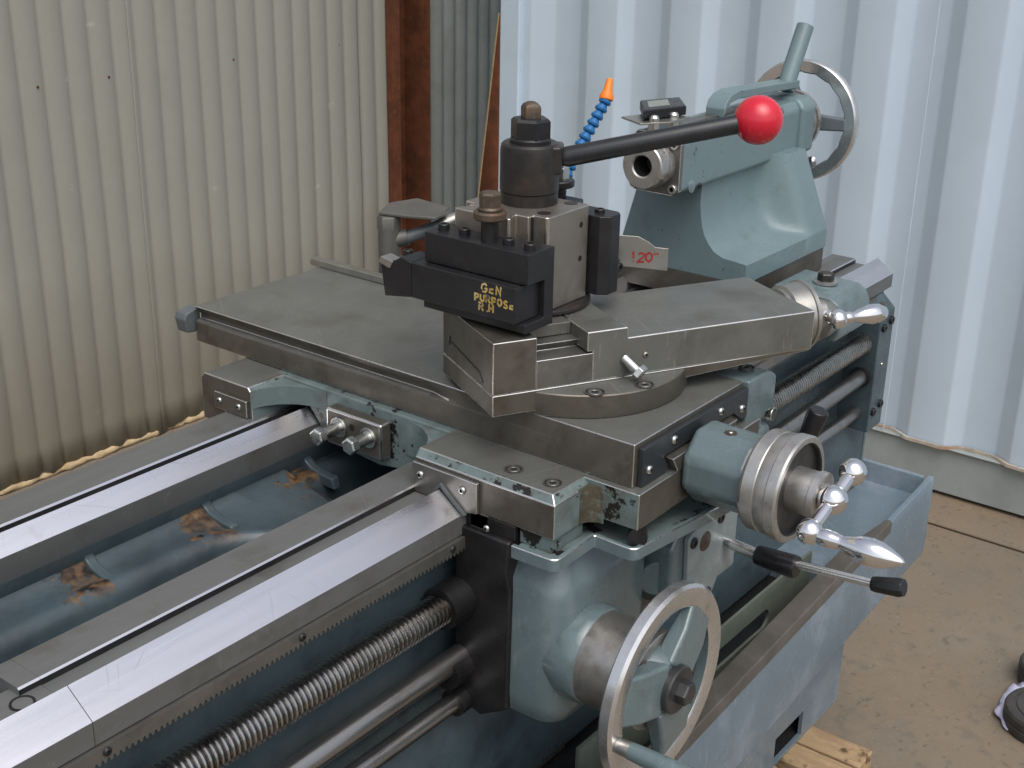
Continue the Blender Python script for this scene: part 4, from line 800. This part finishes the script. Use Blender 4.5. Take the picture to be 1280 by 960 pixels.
# handwheel of the tailstock
b = MB(); b.lathe((886, YA, ZA), (1, 0, 0), [(0, 42), (6, 42), (6.5, 40), (10, 40), (10, 44), (18, 44), (19, 42)], 56); b.obj('bearing_ring', 'dial_steel', tk, ang=25)
vs = []; R = 79
sec = [(-9, -6), (-7, -8), (8, -8), (10.5, -5), (10.5, 4), (7, 8), (-7, 8), (-9.5, 5)]
for k in range(96):
    a = 2*math.pi*k/96; scl = 1.6*max(0, math.sin(a*18))
    for (dr_, dx) in sec: vs.append((930+dx, YA+(R+dr_-(0 if dr_ > 0 else -scl))*math.cos(a), ZA-4+(R+dr_-(0 if dr_ > 0 else -scl))*math.sin(a)))
b = MB(); b.add(vs, [(k*8+i, k*8+(i+1) % 8, ((k+1) % 96)*8+(i+1) % 8, ((k+1) % 96)*8+i) for k in range(96) for i in range(8)], [1 if i in (0, 6, 7) else 0 for k in range(96) for i in range(8)]); th_ = b.obj('handwheel_rim', ['rim_steel', 'wheel_grey'], tk, ang=40)
for aa in (178, 68, 298):
    a = math.radians(aa); c_, s2 = math.cos(a), math.sin(a); b = MB(); vs = []
    for rr, hw_ in ((10, 13), (74, 9)):
        for (q, dx) in ((-1, -7), (1, -7), (1, 5), (-1, 5)): vs.append((928+dx, YA+rr*c_-q*hw_*s2, ZA-4+rr*s2+q*hw_*c_))
    b.add(vs, [(3, 2, 1, 0), (4, 5, 6, 7)]+[(i, (i+1) % 4, 4+(i+1) % 4, 4+i) for i in range(4)]); b.obj('spoke', 'wheel_grey', th_, bevel=3, seg=3)
b = MB(); b.lathe((904, YA, ZA-3), (1, 0, 0), [(0, 24), (34, 20), (36, 17)], 36); b.obj('wheel_hub', 'wheel_grey', th_, ang=40)
b = MB(); a = math.radians(-115); b.ball((938, YA+66*math.cos(a)+8, ZA-4+66*math.sin(a)), 9, 24); b.obj('grip_ball', 'chrome', th_, ang=60)

# ================================================================== pallet timber, rollers and rag on the ground
pal = thing('timber_pallet', (780, 100, GZ), 'pale timber pallet under the end of the lathe stand', 'pallet')
for k, (x0, x1) in enumerate(((704, 757), (762, 815), (580, 690), (440, 560))):
    b = MB(); b.box(x0, x1, 36-4*k, 700, -858, -821.5); b.obj('board', 'wood', pal, bevel=2)
for yy in (60, 330, 600):
    b = MB(); b.box(440, 812, yy, yy+70, GZ+.5, -859); b.obj('bearer', 'wood', pal, bevel=2)
def roller(x, y, r, h, label, name='rubber_wheel', z0=GZ+1):
    t = thing(name, (x, y, z0), label, 'wheel')
    b = MB(); b.lathe((x, y, z0), (0, 0, 1), [(0, r-5), (3, r-1), (h*.4, r), (h*.44, r-2), (h*.5, r-2), (h*.54, r), (h-7, r), (h-2.5, r-3), (h, r-8), (h, r*.80), (h-2, r*.79), (h-2, r*.73), (h, r*.72), (h, r*.52), (h-5, r*.5), (h-5, r*.3)], 64, caps=False); ty = b.obj('tyre', 'rubber', t, ang=28)
    b = MB(); b.lathe((x, y, z0+h-8), (0, 0, 1), [(0, r*.33), (6, r*.32), (6, r*.16), (-20, r*.15)], 32, caps=False); b.lathe((x, y, z0+h-20), (0, 0, 1), [(0, r*.16), (.1, .1)], 24, 1, caps=False); b.obj('hub', ['steel_brown', 'hole_dark'], t, ang=30)
    return t
roller(1240, -122, 74, 40, 'nearer black rubber wheel lying flat on the white rag')
roller(1384, -86, 60, 44, 'farther black rubber wheel partly cut off by the frame edge')
b = MB(); n = 40; vs = [(1268, -80, GZ+14)]
for rr_ in (.35, .7, 1.0):
    for k in range(n):
        a = 2*math.pi*k/n; q = 1+.22*mnoise.noise(Vector((math.cos(a)*2, math.sin(a)*2, 1)))+.03*mnoise.noise(Vector((math.cos(a)*6, math.sin(a)*6, 4)))
        vs.append((1268+rr_*78*q*math.cos(a), -80+rr_*48*q*math.sin(a), GZ+3+(1-rr_)*12+20*abs(mnoise.noise(Vector((rr_*4+math.cos(a)*3, math.sin(a)*3, 7))))))
fs = [(0, 1+k, 1+(k+1) % n) for k in range(n)]+[(1+j*n+k, 1+(j+1)*n+k, 1+(j+1)*n+(k+1) % n, 1+j*n+(k+1) % n) for j in range(2) for k in range(n)]
b.add(vs, fs); rg = b.obj('rag', 'rag', None, ang=60); tag(rg, 'crumpled white rag on the concrete under the rubber wheels', 'rag')
sd = rg.modifiers.new('thick', 'SOLIDIFY'); sd.thickness = .002
